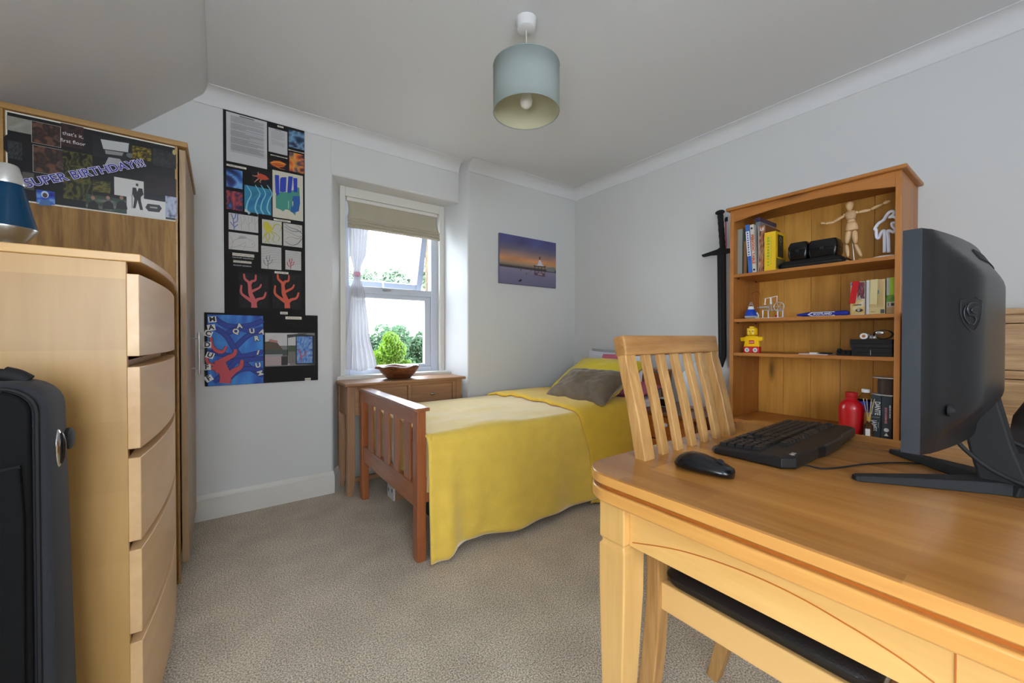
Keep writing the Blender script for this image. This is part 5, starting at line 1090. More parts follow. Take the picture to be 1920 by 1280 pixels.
cv = Canvas(lambda a, b_, k: (2.4997-.0002*k, ya+(yb-ya)*a, Z2+(z1-Z2)*b_)); cv.rect(.35, .5, 1, 1, (160, 190, 60)); cv.photo(0, .33, 1, .52, [(70, 130, 50), (120, 160, 60), (60, 110, 40)], 6, 3, 7, 3); cv.rect(.05, .2, 1, .32, (190, 184, 170)); cv.rect(0, 0, 1, .19, (170, 140, 96)); cv.rect(.55, .22, .95, .30, (60, 60, 60)); cv.rect(.2, .22, .3, .30, (70, 70, 70)); cv.build('pack_print', 'print', r_)
# ---- third shelf
XL_ = 2.50
def l3(cx, cy, X=XL_): return at(1370+cx/18.29, 600+cy/18.29, 'x', X)
yc = l3(735, 900).y; u_ = abs(l3(735, 100).z-l3(735, 1058).z)/958
def lz(cy): return Z3+(1062-cy)*u_
lg = thing('brick_figure_torch', 'yellow and red plastic toy brick figure with frowning face', 'toy', (XL_, yc, Z3))
for s_ in (1, -1):
    f_ = MB().box(XL_-.014, XL_+.016, yc+s_*3*u_, yc+s_*250*u_, Z3, lz(850)).build('leg', 'toy_red', lg, bevel=.002)
    MB().lathe([(75*u_, 0), (75*u_, .001)], (0, 0, 0), 18).build('sole_disc', 'white', f_, xf=Matrix.Translation((XL_-.015, yc+s_*130*u_, lz(965))) @ Matrix.Rotation(math.pi/2, 4, 'Y'))
    MB().lathe([(34*u_, 0), (34*u_, .001)], (0, 0, 0), 14).build('lens', mat('teal_lens', (120, 160, 160), .3), f_, xf=Matrix.Translation((XL_-.016, yc+s_*130*u_, lz(965))) @ Matrix.Rotation(math.pi/2, 4, 'Y'))
MB().prism([(yc+250*u_, lz(850)), (yc-250*u_, lz(850)), (yc-190*u_, lz(490)), (yc+180*u_, lz(480))], 'x', XL_-.010, XL_+.012).build('torso', 'toy_yellow', lg, bevel=.002)
for s_, za in ((1, 600), (-1, 580)):
    MB().prism([(yc+s_*170*u_, lz(500)), (yc+s_*230*u_, lz(520)), (yc+s_*(340 if s_ < 0 else 370)*u_, lz(520 if s_ < 0 else 545)), (yc+s_*(330 if s_ < 0 else 350)*u_, lz(640 if s_ < 0 else 670)), (yc+s_*220*u_, lz(660))], 'x', XL_-.008, XL_+.008).build('arm', 'toy_yellow', lg, bevel=.0015)
MB().lathe([(80*u_, 470*u_*0), (85*u_, .003)], (XL_, yc, lz(492)), 18).build('neck', 'toy_yellow', lg)
MB().lathe([(.80*160*u_, lz(462)), (160*u_, lz(430)), (160*u_, lz(240)), (.85*160*u_, lz(210)), (85*u_, lz(209)), (85*u_, lz(165)), (78*u_, lz(158))], (XL_, yc, 0), 26).build('head', 'toy_yellow', lg, smooth=True)
cv = Canvas(lambda a, b_, k: (XL_-160*u_*math.cos(min(1, abs(a)/160)*math.pi/2*.98)**.9-.0008-.0001*k if False else XL_-math.sqrt(max(0, (161*u_)**2-(a*u_)**2))-.0004-.0001*k, yc-a*u_, lz(b_)))
cv.disc(-22, 335, 16, 12, (60, 40, 20)); cv.disc(72, 335, 16, 12, (60, 40, 20)); cv.stroke([(-45, 315), (0, 330)], 9, (90, 60, 20)); cv.stroke([(100, 315), (50, 330)], 9, (90, 60, 20)); cv.stroke([(-15, 400), (30, 386), (80, 398)], 9, (90, 60, 20)); cv.build('face_print', 'print', lg)
box('chest_badge', XL_-.0125, XL_-.0095, yc-88*u_, yc+72*u_, lz(750), lz(635), 'toy_red', lg, .0005)
text('badge_lettering', 'LEGO', 62*u_, (XL_-.0128, yc-8*u_, lz(697)), '-x', 'ink_w', lg, bold=.0002, sx=.9, thick=.0001)
ya, yb = ip(1500, 660).y, ip(1556, 660).y
nb = thing('pink_notebook', 'thin pink notebook lying flat on the third shelf', 'notebook', (XC, (ya+yb)/2, Z3)); box('cover', 2.475, 2.60, yb, ya, Z3, Z3+.0015, mat('pink_cover', (206, 160, 190), .5), nb, .0005); box('pages', 2.477, 2.598, yb+.002, ya-.002, Z3+.0015, Z3+.004, 'paper_edge', nb, 0)
y_ = ip(1526, 655).y; o = MB().loft([[(x, y, Z3+z) for x, y in rr(2.485+i_, 2.515-i_, y_-.017+i_, y_+.017-i_, .008)] for z, i_ in ((.004, .002), (.006, 0), (.010, 0), (.012, .003))]).build('white_charger', 'white', smooth=True); one(o, 'little white plug block on the pink notebook', 'charger')
y_ = ip(1548, 655).y; o = MB().loft([[(x, y, Z3+z) for x, y in rr(2.485+i_, 2.53-i_, y_-.024+i_, y_+.024-i_, .006)] for z, i_ in ((.004, .002), (.006, 0), (.010, 0), (.012, .003))]).build('black_wallet', 'black_matt', smooth=True); one(o, 'small flat black wallet on the pink notebook', 'wallet')
ya, yb = ip(1569, 655).y, ip(1597, 655).y
cm = thing('small_camera', 'small dark camera lying left of the black boxes', 'camera', (XC, (ya+yb)/2, Z3)); MB().box(2.49, 2.53, yb, ya, Z3, Z3+.026).build('camera_body', 'black_matt', cm, bevel=.004); MB().lathe([(.011, 0), (.012, .012), (.010, .014)], (0, 0, 0), 18).build('lens', 'black_gloss', cm, xf=Matrix.Translation((2.49, (ya+yb)/2, Z3+.014)) @ Matrix.Rotation(-math.pi/2, 4, 'Y')); box('camera_grip', 2.495, 2.525, ya-.014, ya-.002, Z3+.026, Z3+.034, 'black', cm, .002)
MB().tube(smooth_line([(2.492, ya-.004, Z3+.02), (2.478, ya-.012, Z3+.012), (2.475, ya-.03, Z3+.003), (2.482, yb+.01, Z3+.004)]), .003, 6).build('wrist_strap', 'black_matt', cm)
y0_, y1_ = ip(1597, 655).y, ip(1676, 655).y
z_ = Z3
for k, (nm, lb, d_) in enumerate((('black_box', 'flat black card box, lower of the two on third shelf', .002), ('black_box', 'flat black card box stacked on top of another', 0))):
    h_ = .040; yA = y0_-.006 if k == 0 else y0_
    r_ = thing(nm, lb, 'box', (2.56, (y0_+y1_)/2, z_)); box('box_base', 2.475+d_, 2.66, y1_+.001, yA, z_, z_+h_*.45, 'black', r_, .001); box('box_lid', 2.472+d_, 2.663, y1_+.0003, yA+.001, z_+h_*.45, z_+h_, 'black_matt', r_, .001)
    z_ += h_+.0005
MB().box(2.4715, 2.4735, (y0_+y1_)/2-.001, (y0_+y1_)/2+.001, Z3+.006, Z3+.03).build('pull_tab', 'silver', bpy.data.objects['black_box'])
y_ = ip(1621, 630).y; rl = thing('tape_roll', 'white roll lying on its side on the black boxes', 'roll', (2.50, y_, z_))
rg = []
for k in range(25):
    t = 2*math.pi*k/24; c_, s_ = math.cos(t), math.sin(t)
    rg.append([(2.485, y_+.0145*c_, z_+.0145+.0145*s_), (2.52, y_+.0145*c_, z_+.0145+.0145*s_), (2.52, y_+.007*c_, z_+.0145+.007*s_), (2.485, y_+.007*c_, z_+.0145+.007*s_)])
MB().loft(rg, cap=False).build('roll_body', 'white', rl, smooth=True); MB().tube([(2.486, y_, z_+.0145), (2.519, y_, z_+.0145)], .0068, 14).build('roll_core', 'bed_side', rl)
wt = thing('wrist_watch', 'black strapped watch looped on the black boxes', 'watch', (2.52, ip(1655, 630).y, z_))
y_ = ip(1656, 630).y
rg = [[(2.50+a, y_+.033*math.cos(t)+b_, z_+.0225+.020*math.sin(t)+.0*b_) for a, b_ in ((-.011, 0), (.011, 0))] for t in [2*math.pi*k/30 for k in range(31)]]
MB().loft(rg, cap=False, closed=False).build('strap', 'black_matt', wt, smooth='all', solid=.004); MB().ell((2.487, y_+.010, z_+.030), (.005, .016, .010), 18, 8).build('watch_case', 'steel', wt, smooth='all')
br_ = thing('earphones', 'tangle of grey earphones between the roll and watch', 'earphones', (2.50, ip(1638, 630).y, z_)); y_ = ip(1637, 630).y
MB().tube(smooth_line([(2.49, y_+.012, z_+.004), (2.50, y_, z_+.012), (2.49, y_-.012, z_+.004), (2.505, y_-.005, z_+.018), (2.495, y_+.01, z_+.014), (2.49, y_+.002, z_+.004)]), .0028, 8).build('cable', 'grey_cotton', br_, smooth='all'); MB().ell((2.488, y_-.008, z_+.008), (.007, .007, .007), 12, 8).build('earbud', 'silver', br_, smooth='all')
# ---- bottom compartment
XB = 2.50
rbt = thing('red_bottle', 'glossy red metal drinks bottle in the bottom compartment', 'bottle', (XB, ip(1593, 760, XB).y, Z4))
y_ = ip(1594, 760, XB).y; zt = bz(1593, 735, XB); s_ = (zt-Z4)
MB().lathe([(.042, 0), (.045, .004), (.048, .05), (.0500, .60*s_), (.048, .68*s_), (.040, .75*s_), (.027, .80*s_), (.022, .815*s_), (.022, .84*s_)], (XB+.02, y_, Z4), 36).build('bottle_body', 'red', rbt, smooth=True)
MB().lathe([(.023, .83*s_), (.0245, .84*s_), (.0245, .86*s_), (.023, .865*s_), (.0237, .87*s_), (.0237, .99*s_), (.021, s_)], (XB+.02, y_, Z4), 30).build('bottle_cap', mat('red_cap', (176, 26, 26), .45), rbt, smooth=True)
y_ = ip(1623, 760, 2.56).y; zt = bz(1623, 729, 2.56); s_ = zt-Z4
wb = thing('water_bottle', 'clear plastic water bottle with blue label and white cap', 'bottle', (2.56, y_, Z4))
MB().lathe([(.028, 0), (.033, .01), (.033, .30*s_), (.031, .34*s_), (.033, .38*s_), (.034, .72*s_), (.028, .82*s_), (.014, .90*s_), (.013, .93*s_)], (2.56, y_, Z4), 28).build('bottle_body', 'clear', wb, smooth=True)
MB().lathe([(.0345, .50*s_), (.0345, .74*s_)], (2.56, y_, Z4), 28, cap=False).build('bottle_label', 'blue', wb, smooth='all'); MB().lathe([(.0165, .925*s_), (.0165, .99*s_), (.015, s_)], (2.56, y_, Z4), 24).build('bottle_cap', 'white', wb, smooth=True)
y_ = ip(1629, 790, 2.47).y
rd = thing('reed_diffuser', 'little glass jar with reeds in front of the black books', 'diffuser', (2.47, y_, Z4))
MB().lathe([(.014, 0), (.016, .004), (.016, .06), (.008, .072), (.008, .085)], (2.47, y_, Z4), 20).build('jar', 'clear', rd, smooth=True); MB().lathe([(.0095, .08), (.0095, .10)], (2.47, y_, Z4), 16).build('gold_collar', mat('gold', (200, 170, 90), .3, metal=.8), rd); box('jar_label', 2.452, 2.4545, y_-.009, y_+.009, Z4+.012, Z4+.045, 'white', rd)
mb = MB()
for a, b_ in ((.022, .005), (-.018, .01), (.006, -.01), (-.006, .012)): mb.tube([(2.47, y_, Z4+.07), (2.47+b_, y_+a, Z4+.185)], .0013, 5)
mb.build('reeds', mat('reed', (206, 180, 130), .7), rd).name = 'reed'
dk = mat('dark_slate_cover', (44, 54, 60), .4)
r_, Xf, ya, yb, z1 = book('book', 'thick dark book with DANTE and JAMES down its spine', 1634, 1652.5, 741, Z4, 2.49, .15, dk)
VR = (math.pi/2, math.pi/2, -math.pi/2); yc = (ya+yb)/2; hh = z1-Z4
text('spine_title', 'DANTE', .027, (2.4885, yc-.006, Z4+hh*.70), VR, 'ink_w', r_, sx=.72, bold=.0003); text('spine_title', 'JAMES', .027, (2.4885, yc+.006, Z4+hh*.29), VR, 'ink_w', r_, sx=.72, bold=.0003)
MB().box(2.4884, 2.4889, yc-.014, yc+.012, Z4+hh*.487, Z4+hh*.491).build('spine_rule', 'ink_w', r_); bars('spine_subtitle', r_, 2.4884, yc+.013, .004, Z4+hh*.56, Z4+hh*.84, 14, 'grey_cotton', seed=2); bars('spine_subtitle', r_, 2.4884, yc-.010, .004, Z4+hh*.25, Z4+hh*.38, 6, 'grey_cotton', seed=3)
r_, Xf, ya, yb, z1 = book('book', 'dark paperback with pink and white spine lettering nearest bookcase side', 1654, 1673.5, 743, Z4, 2.49, .15, dk)
bars('spine_lettering', r_, 2.4884, (ya+yb)/2-.012, .006, Z4+hh*.50, Z4+hh*.80, 10, 'ink_w', seed=7); bars('spine_lettering', r_, 2.4884, (ya+yb)/2+.002, .009, Z4+hh*.37, Z4+hh*.74, 12, mat('pink_ink', (200, 120, 130), .5), seed=8)
zz = Z4+.045; MB().lathe([(.009, 0), (.009, .001)], (0, 0, 0), 16).build('spine_emblem', 'ink_w', r_, xf=Matrix.Translation((2.489, (ya+yb)/2, zz)) @ Matrix.Rotation(-math.pi/2, 4, 'Y')); MB().prism([((ya+yb)/2-.008, zz-.028), ((ya+yb)/2+.008, zz-.028), ((ya+yb)/2, zz-.014)], 'x', 2.4882, 2.489).build('spine_emblem', 'ink_w', r_)
ztop = z1+.001
sp_ = thing('filament_spool', 'dark brown spool with pale flanges lying on the two books', 'spool', (2.56, ip(1663, 720, 2.56).y+.0, ztop)); y_ = ip(1668, 720, 2.55).y
zt = bz(1660, 708, 2.5)
MB().lathe([(.062, 0), (.062, .004)], (2.555, y_, ztop), 40).build('flange', 'silver', sp_); MB().lathe([(.062, 0), (.062, .004)], (2.555, y_, zt-.004), 40).build('flange', 'silver', sp_); MB().lathe([(.043, .004), (.043, zt-.004-ztop)], (2.555, y_, ztop), 40).build('wound_thread', mat('brown_thread', (60, 42, 34), .6), sp_, smooth=True)
# ============================================================ OAK CHEST beyond the desk
oc = thing('oak_chest', 'pale oak chest with silver oval knobs right of the bookcase', 'chest of drawers', (2.6, -.08, 0))
MB().box(2.385, 2.805, -.565, .396, 1.136, 1.158).build('chest_top', 'oak_y', oc, bevel=.004, seg=3)
for y0, y1 in ((.365, .388), (-.555, -.532)): box('side_panel', 2.41, 2.80, y0, y1, .06, 1.136, 'oak_v', oc)
for y0 in (.340, -.555):
    for x0 in (2.405, 2.755): box('foot', x0, x0+.045, y0, y0+.045, 0, .06, 'oak_v', oc)
box('back_panel', 2.79, 2.80, -.532, .365, .06, 1.136, 'oak_y', oc, 0)
ed = (1.136, 1.102, .926, .892, .721, .689, .48, .455, .16)
for a, b_ in ((1.136, 1.104), (.924, .893), (.720, .690), (.478, .452), (.16, .06)): box('front_rail', 2.407, 2.43, -.532, .365, b_, a, 'oak_y', oc, .001)
for a, b_ in ((1.101, .927), (.890, .723), (.687, .481), (.449, .163)):
    d = box('drawer', 2.402, 2.70, -.528, .361, b_, a, 'oak_y', oc, .0015)
    for ky in (.150, -.31): MB().ell((2.388, ky, (a+b_)/2+.004), (.014, .026, .014), 20, 10).build('drawer_knob', 'chrome', d, smooth='all')
# ============================================================ DESK
dk_ = thing('desk', 'honey coloured double topped wooden desk with rounded corners', 'desk', (1.1, -.05, 0))
def toppoly(x0, x1, y0, y1, r0, bowx=.006, n_=8):
    P = []
    for cx_, cy_, a0 in ((x1-r0, y0+r0, -90), (x1-r0, y1-r0, 0), (x0+r0, y1-r0, 90), (x0+r0, y0+r0, 180)):
        for k in range(n_+1): a = math.radians(a0+90*k/n_); P.append((cx_+r0*math.cos(a), cy_+r0*math.sin(a)))
    return P
MB().prism(toppoly(.651, 1.541, -.74, .642, .085), 'z', .736, .760).build('desk_top', 'desk_top', dk_, bevel=.004, seg=3, smooth=True)
MB().prism(toppoly(.664, 1.528, -.727, .629, .075), 'z', .726, .736).build('top_groove', 'groove', dk_, smooth=True)
MB().prism(toppoly(.652, 1.540, -.739, .641, .084), 'z', .700, .727).build('lower_leaf', 'desk_edge', dk_, bevel=.004, seg=3, smooth=True)
MB().prism(toppoly(.6505, 1.5415, -.7405, .6425, .0855), 'z', .7395, .7575).build('edge_band', 'desk_edge', dk_, smooth=True)
LY = (.524, -.622); 
for y0 in LY:
    for x0 in (.670, 1.457):
        sx, sy = (1 if x0 < 1 else -1), (1 if y0 > 0 else -1)
        def ring(z, t, g_=0):
            xa, xb = x0+g_, x0+.066-g_; ya, yb = y0+g_, y0+.066-g_
            if sx > 0: xb -= t; xa += t*.15
            else: xa += t; xb -= t*.15
            if sy > 0: ya += t*.6; yb -= t*.55
            else: yb -= t*.6; ya += t*.55
            return [(xa, ya, z), (xb, ya, z), (xb, yb, z), (xa, yb, z)]
        mb = MB(); mb.loft([ring(0, .022), ring(.30, .010), ring(.50, -.001), ring(.600, -.002), ring(.606, 0, .004), ring(.612, 0, .004), ring(.618, 0), ring(.700, 0)])
        mb.build('leg', 'desk_v', dk_, bevel=.003)
box('apron', .688, .708, -.556, .524, .614, .700, 'desk_apron', dk_, .001); box('apron', 1.485, 1.505, -.556, .524, .614, .700, 'desk_apron', dk_, .001)
box('end_apron', .736, 1.457, .565, .585, .62, .700, 'desk_apron', dk_, .001); box('end_apron', .736, 1.457, -.617, -.597, .62, .700, 'desk_apron', dk_, .001)
A = [at(*p, 'x', .687) for p in ((1186, 1017), (1271, 1031), (1375, 1064), (1484, 1112), (1600, 1178), (1690, 1235), (1752, 1280))]
A = [(a.y, a.z) for a in A]; ymid = .03
arc = smooth_line(A)
MB().tube([(.6875, y, z) for y, z in arc], .0011, 6).build('carved_line', 'groove', dk_)
MB().tube([(.6875, -y-.02, z) for y, z in arc], .0011, 6).build('carved_line', 'groove', dk_)
for y in (.066, -.086): MB().box(.6865, .6885, y-.0008, y+.0008, .615, .700).build('joint_line', 'groove', dk_)
# ============================================================ CHAIR tucked under the far end
ch = thing('dining_chair', 'oak slat back chair with black leather seat at desk end', 'chair', (1.03, .4, 0))
prof = [(.618, 0), (.588, .12), (.562, .25), (.548, .40), (.546, .52), (.556, .62), (.580, .76), (.605, .88), (.632, .985), (.642, 1.052)]
pr = smooth_line(prof, 4)
for x0 in (.820, 1.230):
    MB().beam([(x0, y, z) for y, z in pr], .040, [.032+.010*math.sin(min(1, z/.5)*math.pi)*.8-.006*max(0, z-.6)/.45 for y, z in pr], (1, 0, 0)).build('rear_leg', 'oak_v', ch, bevel=.003)
up = [p for p in pr if p[1] >= .50 and p[1] <= 1.01]
for k in range(5):
    xc = .820+.041*1.0+ (1.230-.820-.082+.041*.0)*(k+.5)/5 + .0
    MB().beam([(xc, y-.002, z) for y, z in up], .028, .014, (1, 0, 0)).build('back_slat', 'oak_v', ch, bevel=.002)
MB().beam([(.7985, .640, 1.028), (1.2515, .640, 1.028)], .034, .050, (0, 1, 0)).build('top_rail', 'oak_x', ch, bevel=.004, xf=Matrix.Translation((0, .640, 1.028)) @ Matrix.Rotation(-.18, 4, 'X') @ Matrix.Translation((0, -.640, -1.028)))
box('rear_seat_rail', .840, 1.210, .535, .557, .428, .500, 'oak_x', ch, .002)
for x0 in (.812, 1.216): box('side_seat_rail', x0, x0+.022, .165, .545, .427, .489, mat('seat_rail_oak', (222, 178, 112), .4) if x0 < 1 else 'oak_y', ch, .003)
box('front_seat_rail', .834, 1.216, .135, .157, .427, .489, 'oak_x', ch, .003)
for x0 in (.810, 1.200):
    mb = MB(); r_ = lambda z, t: [(x0+t, .128+t, z), (x0+.040-t, .128+t, z), (x0+.040-t, .168-t, z), (x0+t, .168-t, z)]
    mb.loft([r_(0, .007), r_(.40, 0), r_(.492, 0)]).build('front_leg', 'oak_v', ch, bevel=.003)
rg = []
for z, i_ in ((.489, .004), (.496, -.001), (.508, -.003), (.520, .004), (.528, .020), (.531, .06)): rg.append([(x, y, z) for x, y in rr(.818+i_, 1.232-i_, .160+i_, .528-i_, .03)])
MB().loft(rg).build('leather_seat', 'leather', ch, smooth=True)
# ============================================================ MONITOR, seen from behind
mo = thing('curved_monitor', 'black curved monitor seen from behind on its splayed stand', 'monitor', (1.2, .06, .76))
MX, HW, MZ0, MZ1, MZB = 1.200, .307, .864, 1.222, .126
def my(u): return MZB-.031*(1-u*u)
def ss(t): t = max(0, min(1, t)); return t*t*(3-2*t)
def back(u, v):
    u, v = u*2-1, v*2-1; m_ = max(abs(u), abs(v)*.94)
    bul = .030*ss((1-max(abs(u)*1.02, abs(v)*1.08 if v < 0 else abs(v)*1.0))/.42)+.006*ss((1-m_)/.1)
    return (MX+u*HW, my(u)-bul, MZ0+(v+1)/2*(MZ1-MZ0))
MB().grid(back, 60, 40).build('back_shell', 'monitor', mo, smooth='all')
mb = MB(); N = 30
for k in range(N):
    u0, u1 = -1+2*k/N, -1+2*(k+1)/N; x0, x1 = MX+u0*HW, MX+u1*HW
    for za, zb in ((MZ0, MZ0+.004), (MZ1-.004, MZ1)):
        mb.add([(x0, my(u0), za), (x1, my(u1), za), (x1, my(u1)+.022, za), (x0, my(u0)+.022, za), (x0, my(u0), zb), (x1, my(u1), zb), (x1, my(u1)+.022, zb), (x0, my(u0)+.022, zb)], [(0, 3, 2, 1), (4, 5, 6, 7), (0, 1, 5, 4), (2, 3, 7, 6)])
for s_ in (-1, 1): mb.box(MX+s_*HW-.002, MX+s_*HW+.002, MZB, MZB+.022, MZ0, MZ1)
mb.build('bezel', 'monitor_edge', mo)
MB().grid(lambda u, v: (MX+(u*2-1)*(HW-.001), my(u*2-1)+.021, MZ0+v*(MZ1-MZ0)), 30, 2).build('screen', 'black_gloss', mo, smooth='all')
def lip(u, v):
    p = back(.30+.40*u, .955-.05*v); return (p[0], p[1]-.0015, p[2])
MB().grid(lip, 20, 2).build('vent_lip', 'black_matt', mo, solid=.002)
# shield emblem with a dragon curl on the back
def bp3(dx, dz):
    x = .985+dx; u = ((x-MX)/HW+1)/2; v = (1.089+dz-MZ0)/(MZ1-MZ0); p = back(u, v); return (p[0], p[1]-.0009, p[2])
def bl_(pts, r_=.0009): return [bp3(*p) for p in smooth_line(pts, 5)]
mb = MB()
mb.tube(bl_([(-.022, .020), (-.010, .024), (0, .028), (.010, .024), (.022, .020), (.022, .0), (.014, -.018), (0, -.029), (-.014, -.018), (-.022, 0), (-.022, .020)]), .0005, 6)
mb.tube(bl_([(.010, .016), (-.004, .017), (-.010, .008), (-.006, -.002), (.004, -.004), (.008, -.010), (.002, -.018), (-.006, -.016)]), .0012, 6)
mb.tube(bl_([(.012, .010), (.004, .010), (-.002, .006), (.002, .001), (.012, .0)]), .0009, 6); mb.tube(bl_([(-.012, .012), (-.016, .004), (-.014, -.008), (-.006, -.018)]), .0007, 6)
mb.build('shield_emblem', 'logo', mo)
p = back((.945-MX)/HW/2+.5, .19); MB().lathe([(.009, 0), (.009, .003), (.005, .006), (.004, .008)], (0, 0, 0), 18).build('joystick_button', 'black_matt', mo, xf=Matrix.Translation((p[0], p[1]+.001, p[2])) @ Matrix.Rotation(math.pi/2, 4, 'X'))
MB().beam([(1.2, .083, .985), (1.2, .088, .93), (1.2, .072, .84), (1.2, .055, .775)], [.07, .07, .06, .06], [.035, .05, .055, .06], (1, 0, 0)).build('stand_column', 'black_matt', mo, bevel=.004)
for tx in (1.04, 1.36):
    tip = Vector((tx, .242, .7625)); hub = Vector((1.2, .045, .7625)); d = (tip-hub).normalized(); s_ = Vector((-d.y, d.x, 0))
    mb = MB(); rg = []
    for t, w_, h_ in ((-.12, .030, .016), (.0, .034, .020), (.3, .026, .018), (.7, .017, .013), (.97, .012, .009), (1.0, .008, .007)):
        c_ = hub+(tip-hub)*t; rg.append([c_+s_*w_+Vector((0, 0, -.002)), c_-s_*w_+Vector((0, 0, -.002)), c_-s_*w_*.75+Vector((0, 0, h_)), c_+s_*w_*.75+Vector((0, 0, h_))])
    mb.loft(rg).build('stand_foot', 'black_matt', mo, bevel=.0015)
box('cable_clip', 1.232, 1.30, .020, .068, .795, .828, 'black_matt', mo, .003)
MB().lathe([(.0, 0), (.006, 0), (.006, .02)], (1.14, .10, .868), 10).build('port_plug', 'black', mo)
cb = MB(); cb.tube(smooth_line([Vector(at(*p, 'x', 1.155)) for p in ((1783, 792), (1792, 822), (1820, 852), (1862, 882), (1912, 906), (1960, 925))]), .0038, 8)
one(cb.build('display_cable', 'black_matt', smooth='all'), 'thick black cable looping down from monitor underside', 'cable')
cb = MB(); cb.tube(smooth_line([Vector(at(*p, 'x', 1.26)) for p in ((1850, 800), (1880, 818), (1920, 838), (1965, 862), (2010, 896))]), .0042, 8)
one(cb.build('power_cable', 'black_matt', smooth='all'), 'black power cable running right behind the monitor stand', 'cable')
# ============================================================ KEYBOARD
kb = thing('keyboard', 'black full size keyboard lying turned round on the desk', 'keyboard', (1.247, .430, .760), rz=math.radians(1.2))
def kz(y): return .016+.012*(.085-y)/.17      # higher at its far (cable) edge
mb = MB(); KX, K0, K1 = .256, -.092, .086
P = [(-KX, K1-.01), (-KX+.01, K1), (KX-.01, K1), (KX, K1-.01), (KX+.004, K0+.02), (KX-.02, K0), (.10, K0-.003), (.07, K0-.010), (-.07, K0-.010), (-.10, K0-.003), (-KX+.02, K0), (-KX-.004, K0+.02)]
mb.loft([[(x*.985, y*.98, .001) for x, y in P], [(x, y, .006) for x, y in P], [(x, y, kz(y)-.004) for x, y in P], [(x*.99, y*.97, kz(y)) for x, y in P]]).build('keyboard_case', 'black', kb, bevel=.001, world=False)
ktop = {}
def keymesh(w_):
    k = round(w_, 4)
    if k not in ktop:
        me = bpy.data.meshes.new('key'); a, b_ = w_/2-.0009, .0091; c_, d_ = w_/2-.0026, .0068
        me.from_pydata([(-a, -b_, 0), (a, -b_, 0), (a, b_, 0), (-a, b_, 0), (-c_, -d_, .0075), (c_, -d_, .0075), (c_, d_, .0075), (-c_, d_, .0075)], [], [(0, 3, 2, 1), (4, 5, 6, 7), (0, 1, 5, 4), (1, 2, 6, 5), (2, 3, 7, 6), (3, 0, 4, 7)])
        me.materials.append(M['key']); ktop[k] = me
    return ktop[k]
M['key'] = mat('key_black', (20, 21, 23), .4)
U = .0206; xl = .240
def key(u0, w_, row, tall=1):
    yv = .070-.0192*row-(.0075 if row == 5 else 0); x = xl-(u0+w_/2)*U
    me = keymesh(w_*U); o = bpy.data.objects.new('key', me); COL.objects.link(o); o.parent = kb
    o.location = (x, yv-(.0096 if tall > 1 else 0), kz(yv)); o.rotation_euler = (-.07, 0, 0)
    if tall > 1: o.scale = (1, 2.02, 1)
def row(r_, ws, u=0):
    for w_ in ws: key(u, w_, r_); u += w_
row(0, [1.25, 1.25, 1.25, 6.25, 1.25, 1.25, 1.25, 1.25]); row(1, [2.25]+[1]*10+[2.75]); row(2, [1.75]+[1]*11+[2.25]); row(3, [1.5]+[1]*12+[1.5]); row(4, [1]*13+[2])
row(5, [1]); row(5, [1]*4, 2); row(5, [1]*4, 6.5); row(5, [1]*4, 11); row(5, [1]*3, 15.25); row(4, [1]*3, 15.25); row(3, [1]*3, 15.25); row(1, [1], 16.25); row(0, [1]*3, 15.25)
row(0, [2, 1], 18.5); row(1, [1, 1, 1], 18.5); row(2, [1, 1, 1], 18.5); row(3, [1, 1, 1], 18.5); row(4, [1]*4, 18.5); key(21.5, 1, 0+0, 1); key(21.5, 1, 1, 1); key(21.5, 1, 2, 1); key(21.5, 1, 3, 1)
lg_ = MB()
for o in [o for o in kb.children if o.name.startswith('key') and o.name.split('.')[0] == 'key']:
    x, y, z = o.location; lg_.add([(x-.003, y+.001, z+.0079), (x+.001, y+.001, z+.0079), (x+.001, y+.0045, z+.0077), (x-.003, y+.0045, z+.0077)], [(0, 1, 2, 3)])
o = lg_.build('key_legend', mat('legend_grey', (120, 120, 120), .6), kb, world=False); o['kind'] = 'stuff'
for k in range(3): MB().box(-.205-.012*k, -.201-.012*k, -.0665, -.0645, kz(-.065)+.0002, kz(-.065)+.001).build('indicator_light', 'logo', kb, world=False)
text('maker_mark', 'msi', .017, (-.212, -.079, kz(-.079)+.0008), (0, 0, math.pi), 'silver', None, bold=.0003)
t_ = [o for o in bpy.data.objects if o.name.startswith('maker_mark')][-1]; t_.parent = kb
cb = MB(); cb.tube(smooth_line([Vector((1.01, .345, .772))]+[Vector(at(*p, 'z', .7625)) for p in ((1512, 872), (1540, 878), (1575, 876), (1620, 870), (1680, 867), (1740, 870), (1800, 880), (1870, 895), (1920, 906), (1990, 925))]), .0019, 8)
one(cb.build('keyboard_cable', 'black_matt', smooth='all'), 'thin black keyboard cable winding across the desk top', 'cable')
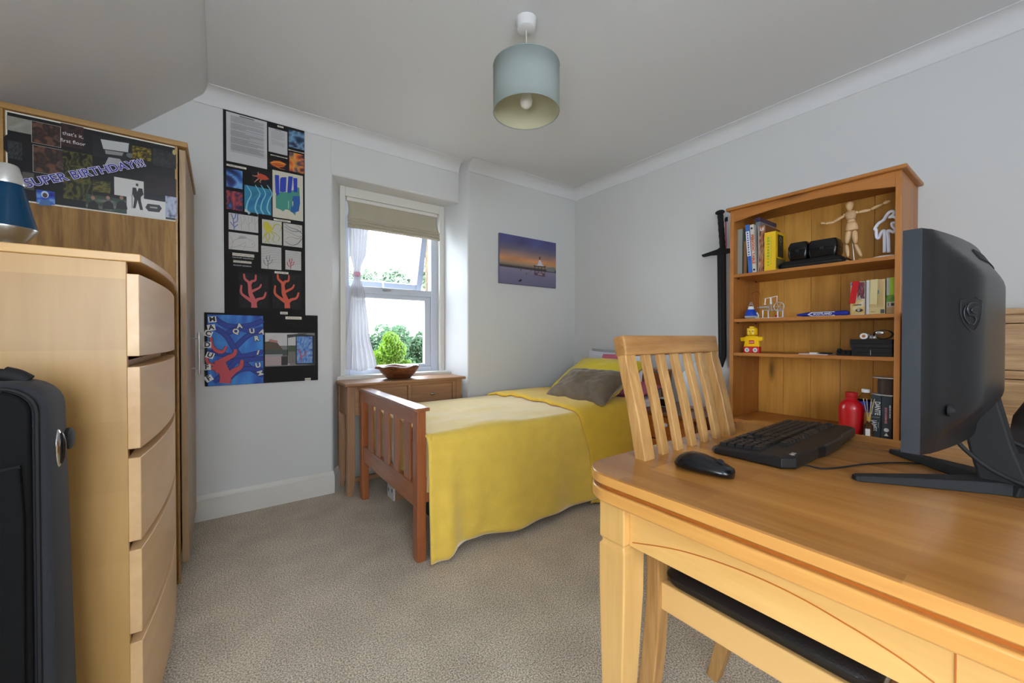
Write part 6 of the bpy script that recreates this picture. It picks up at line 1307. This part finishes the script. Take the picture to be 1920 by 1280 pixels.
# ============================================================ MOUSE
ms = thing('computer_mouse', 'glossy black wired mouse beside the keyboard', 'mouse', (.838, .447, .760), rz=math.radians(6))
rg = []
for t, w_, h_ in ((-1, .010, .012), (-.93, .020, .020), (-.7, .026, .026), (-.3, .029, .034), (.1, .032, .039), (.45, .033, .039), (.75, .028, .032), (.93, .017, .022), (1, .006, .012)):
    y = t*.060; rg.append([(w_*1.03*(abs(math.cos(a))**.8)*(1 if math.cos(a) >= 0 else -1), y, max(.001, .012+(h_-.012)*math.sin(a) if math.sin(a) > 0 else .012+.011*math.sin(a))) for a in [2*math.pi*k/22 for k in range(22)]])
MB().loft(rg).build('mouse_shell', 'black_gloss', ms, smooth='all', world=False)
MB().lathe([(.008, -.0035), (.009, -.002), (.009, .002), (.008, .0035)], (0, 0, 0), 18).build('scroll_wheel', 'black_matt', ms, xf=Matrix.Translation((0, -.034, .0265)) @ Matrix.Rotation(math.pi/2, 4, 'Y'), world=False)
MB().tube([(0, -.058, .018), (0, -.045, .0245), (0, -.02, .0325)], .0006, 5).build('button_seam', 'black_matt', ms, world=False)
MB().tube(smooth_line([(.0325, .03, .016), (.030, .0, .019), (.027, -.03, .017)]), .003, 8).build('side_grip', 'black_matt', ms, smooth='all', world=False)
# speaker at the right end of the desk
sk = thing('desk_speaker', 'rounded dark grey speaker with pale piping at picture edge', 'speaker', (1.43, -.042, .760))
MB().lathe([(.060, .0), (.066, .006), (.095, .040), (.103, .075), (.098, .115), (.080, .155), (.050, .18), (.01, .188)], (1.43, -.042, .760), 36).build('speaker_body', mat('charcoal_mesh', (52, 47, 47), .75, bump=(600, .4, .001)), sk, smooth='all')
P = []
for k in range(17):
    t = -1.2+2.4*k/16; z = .095+.085*math.sin(t); r_ = .103*max(.05, math.sqrt(max(0, 1-((z-.08)/.112)**2)))+.0015; P.append((1.43-r_*math.cos(.55), -.042+r_*math.sin(.55)*.9, .760+z))
MB().tube(P, .0012, 6).build('piping', 'silver', sk); MB().lathe([(.068, 0), (.070, .004), (.070, .014)], (1.43, -.042, .7598), 36).build('speaker_foot', 'grey_cotton', sk, smooth=True)
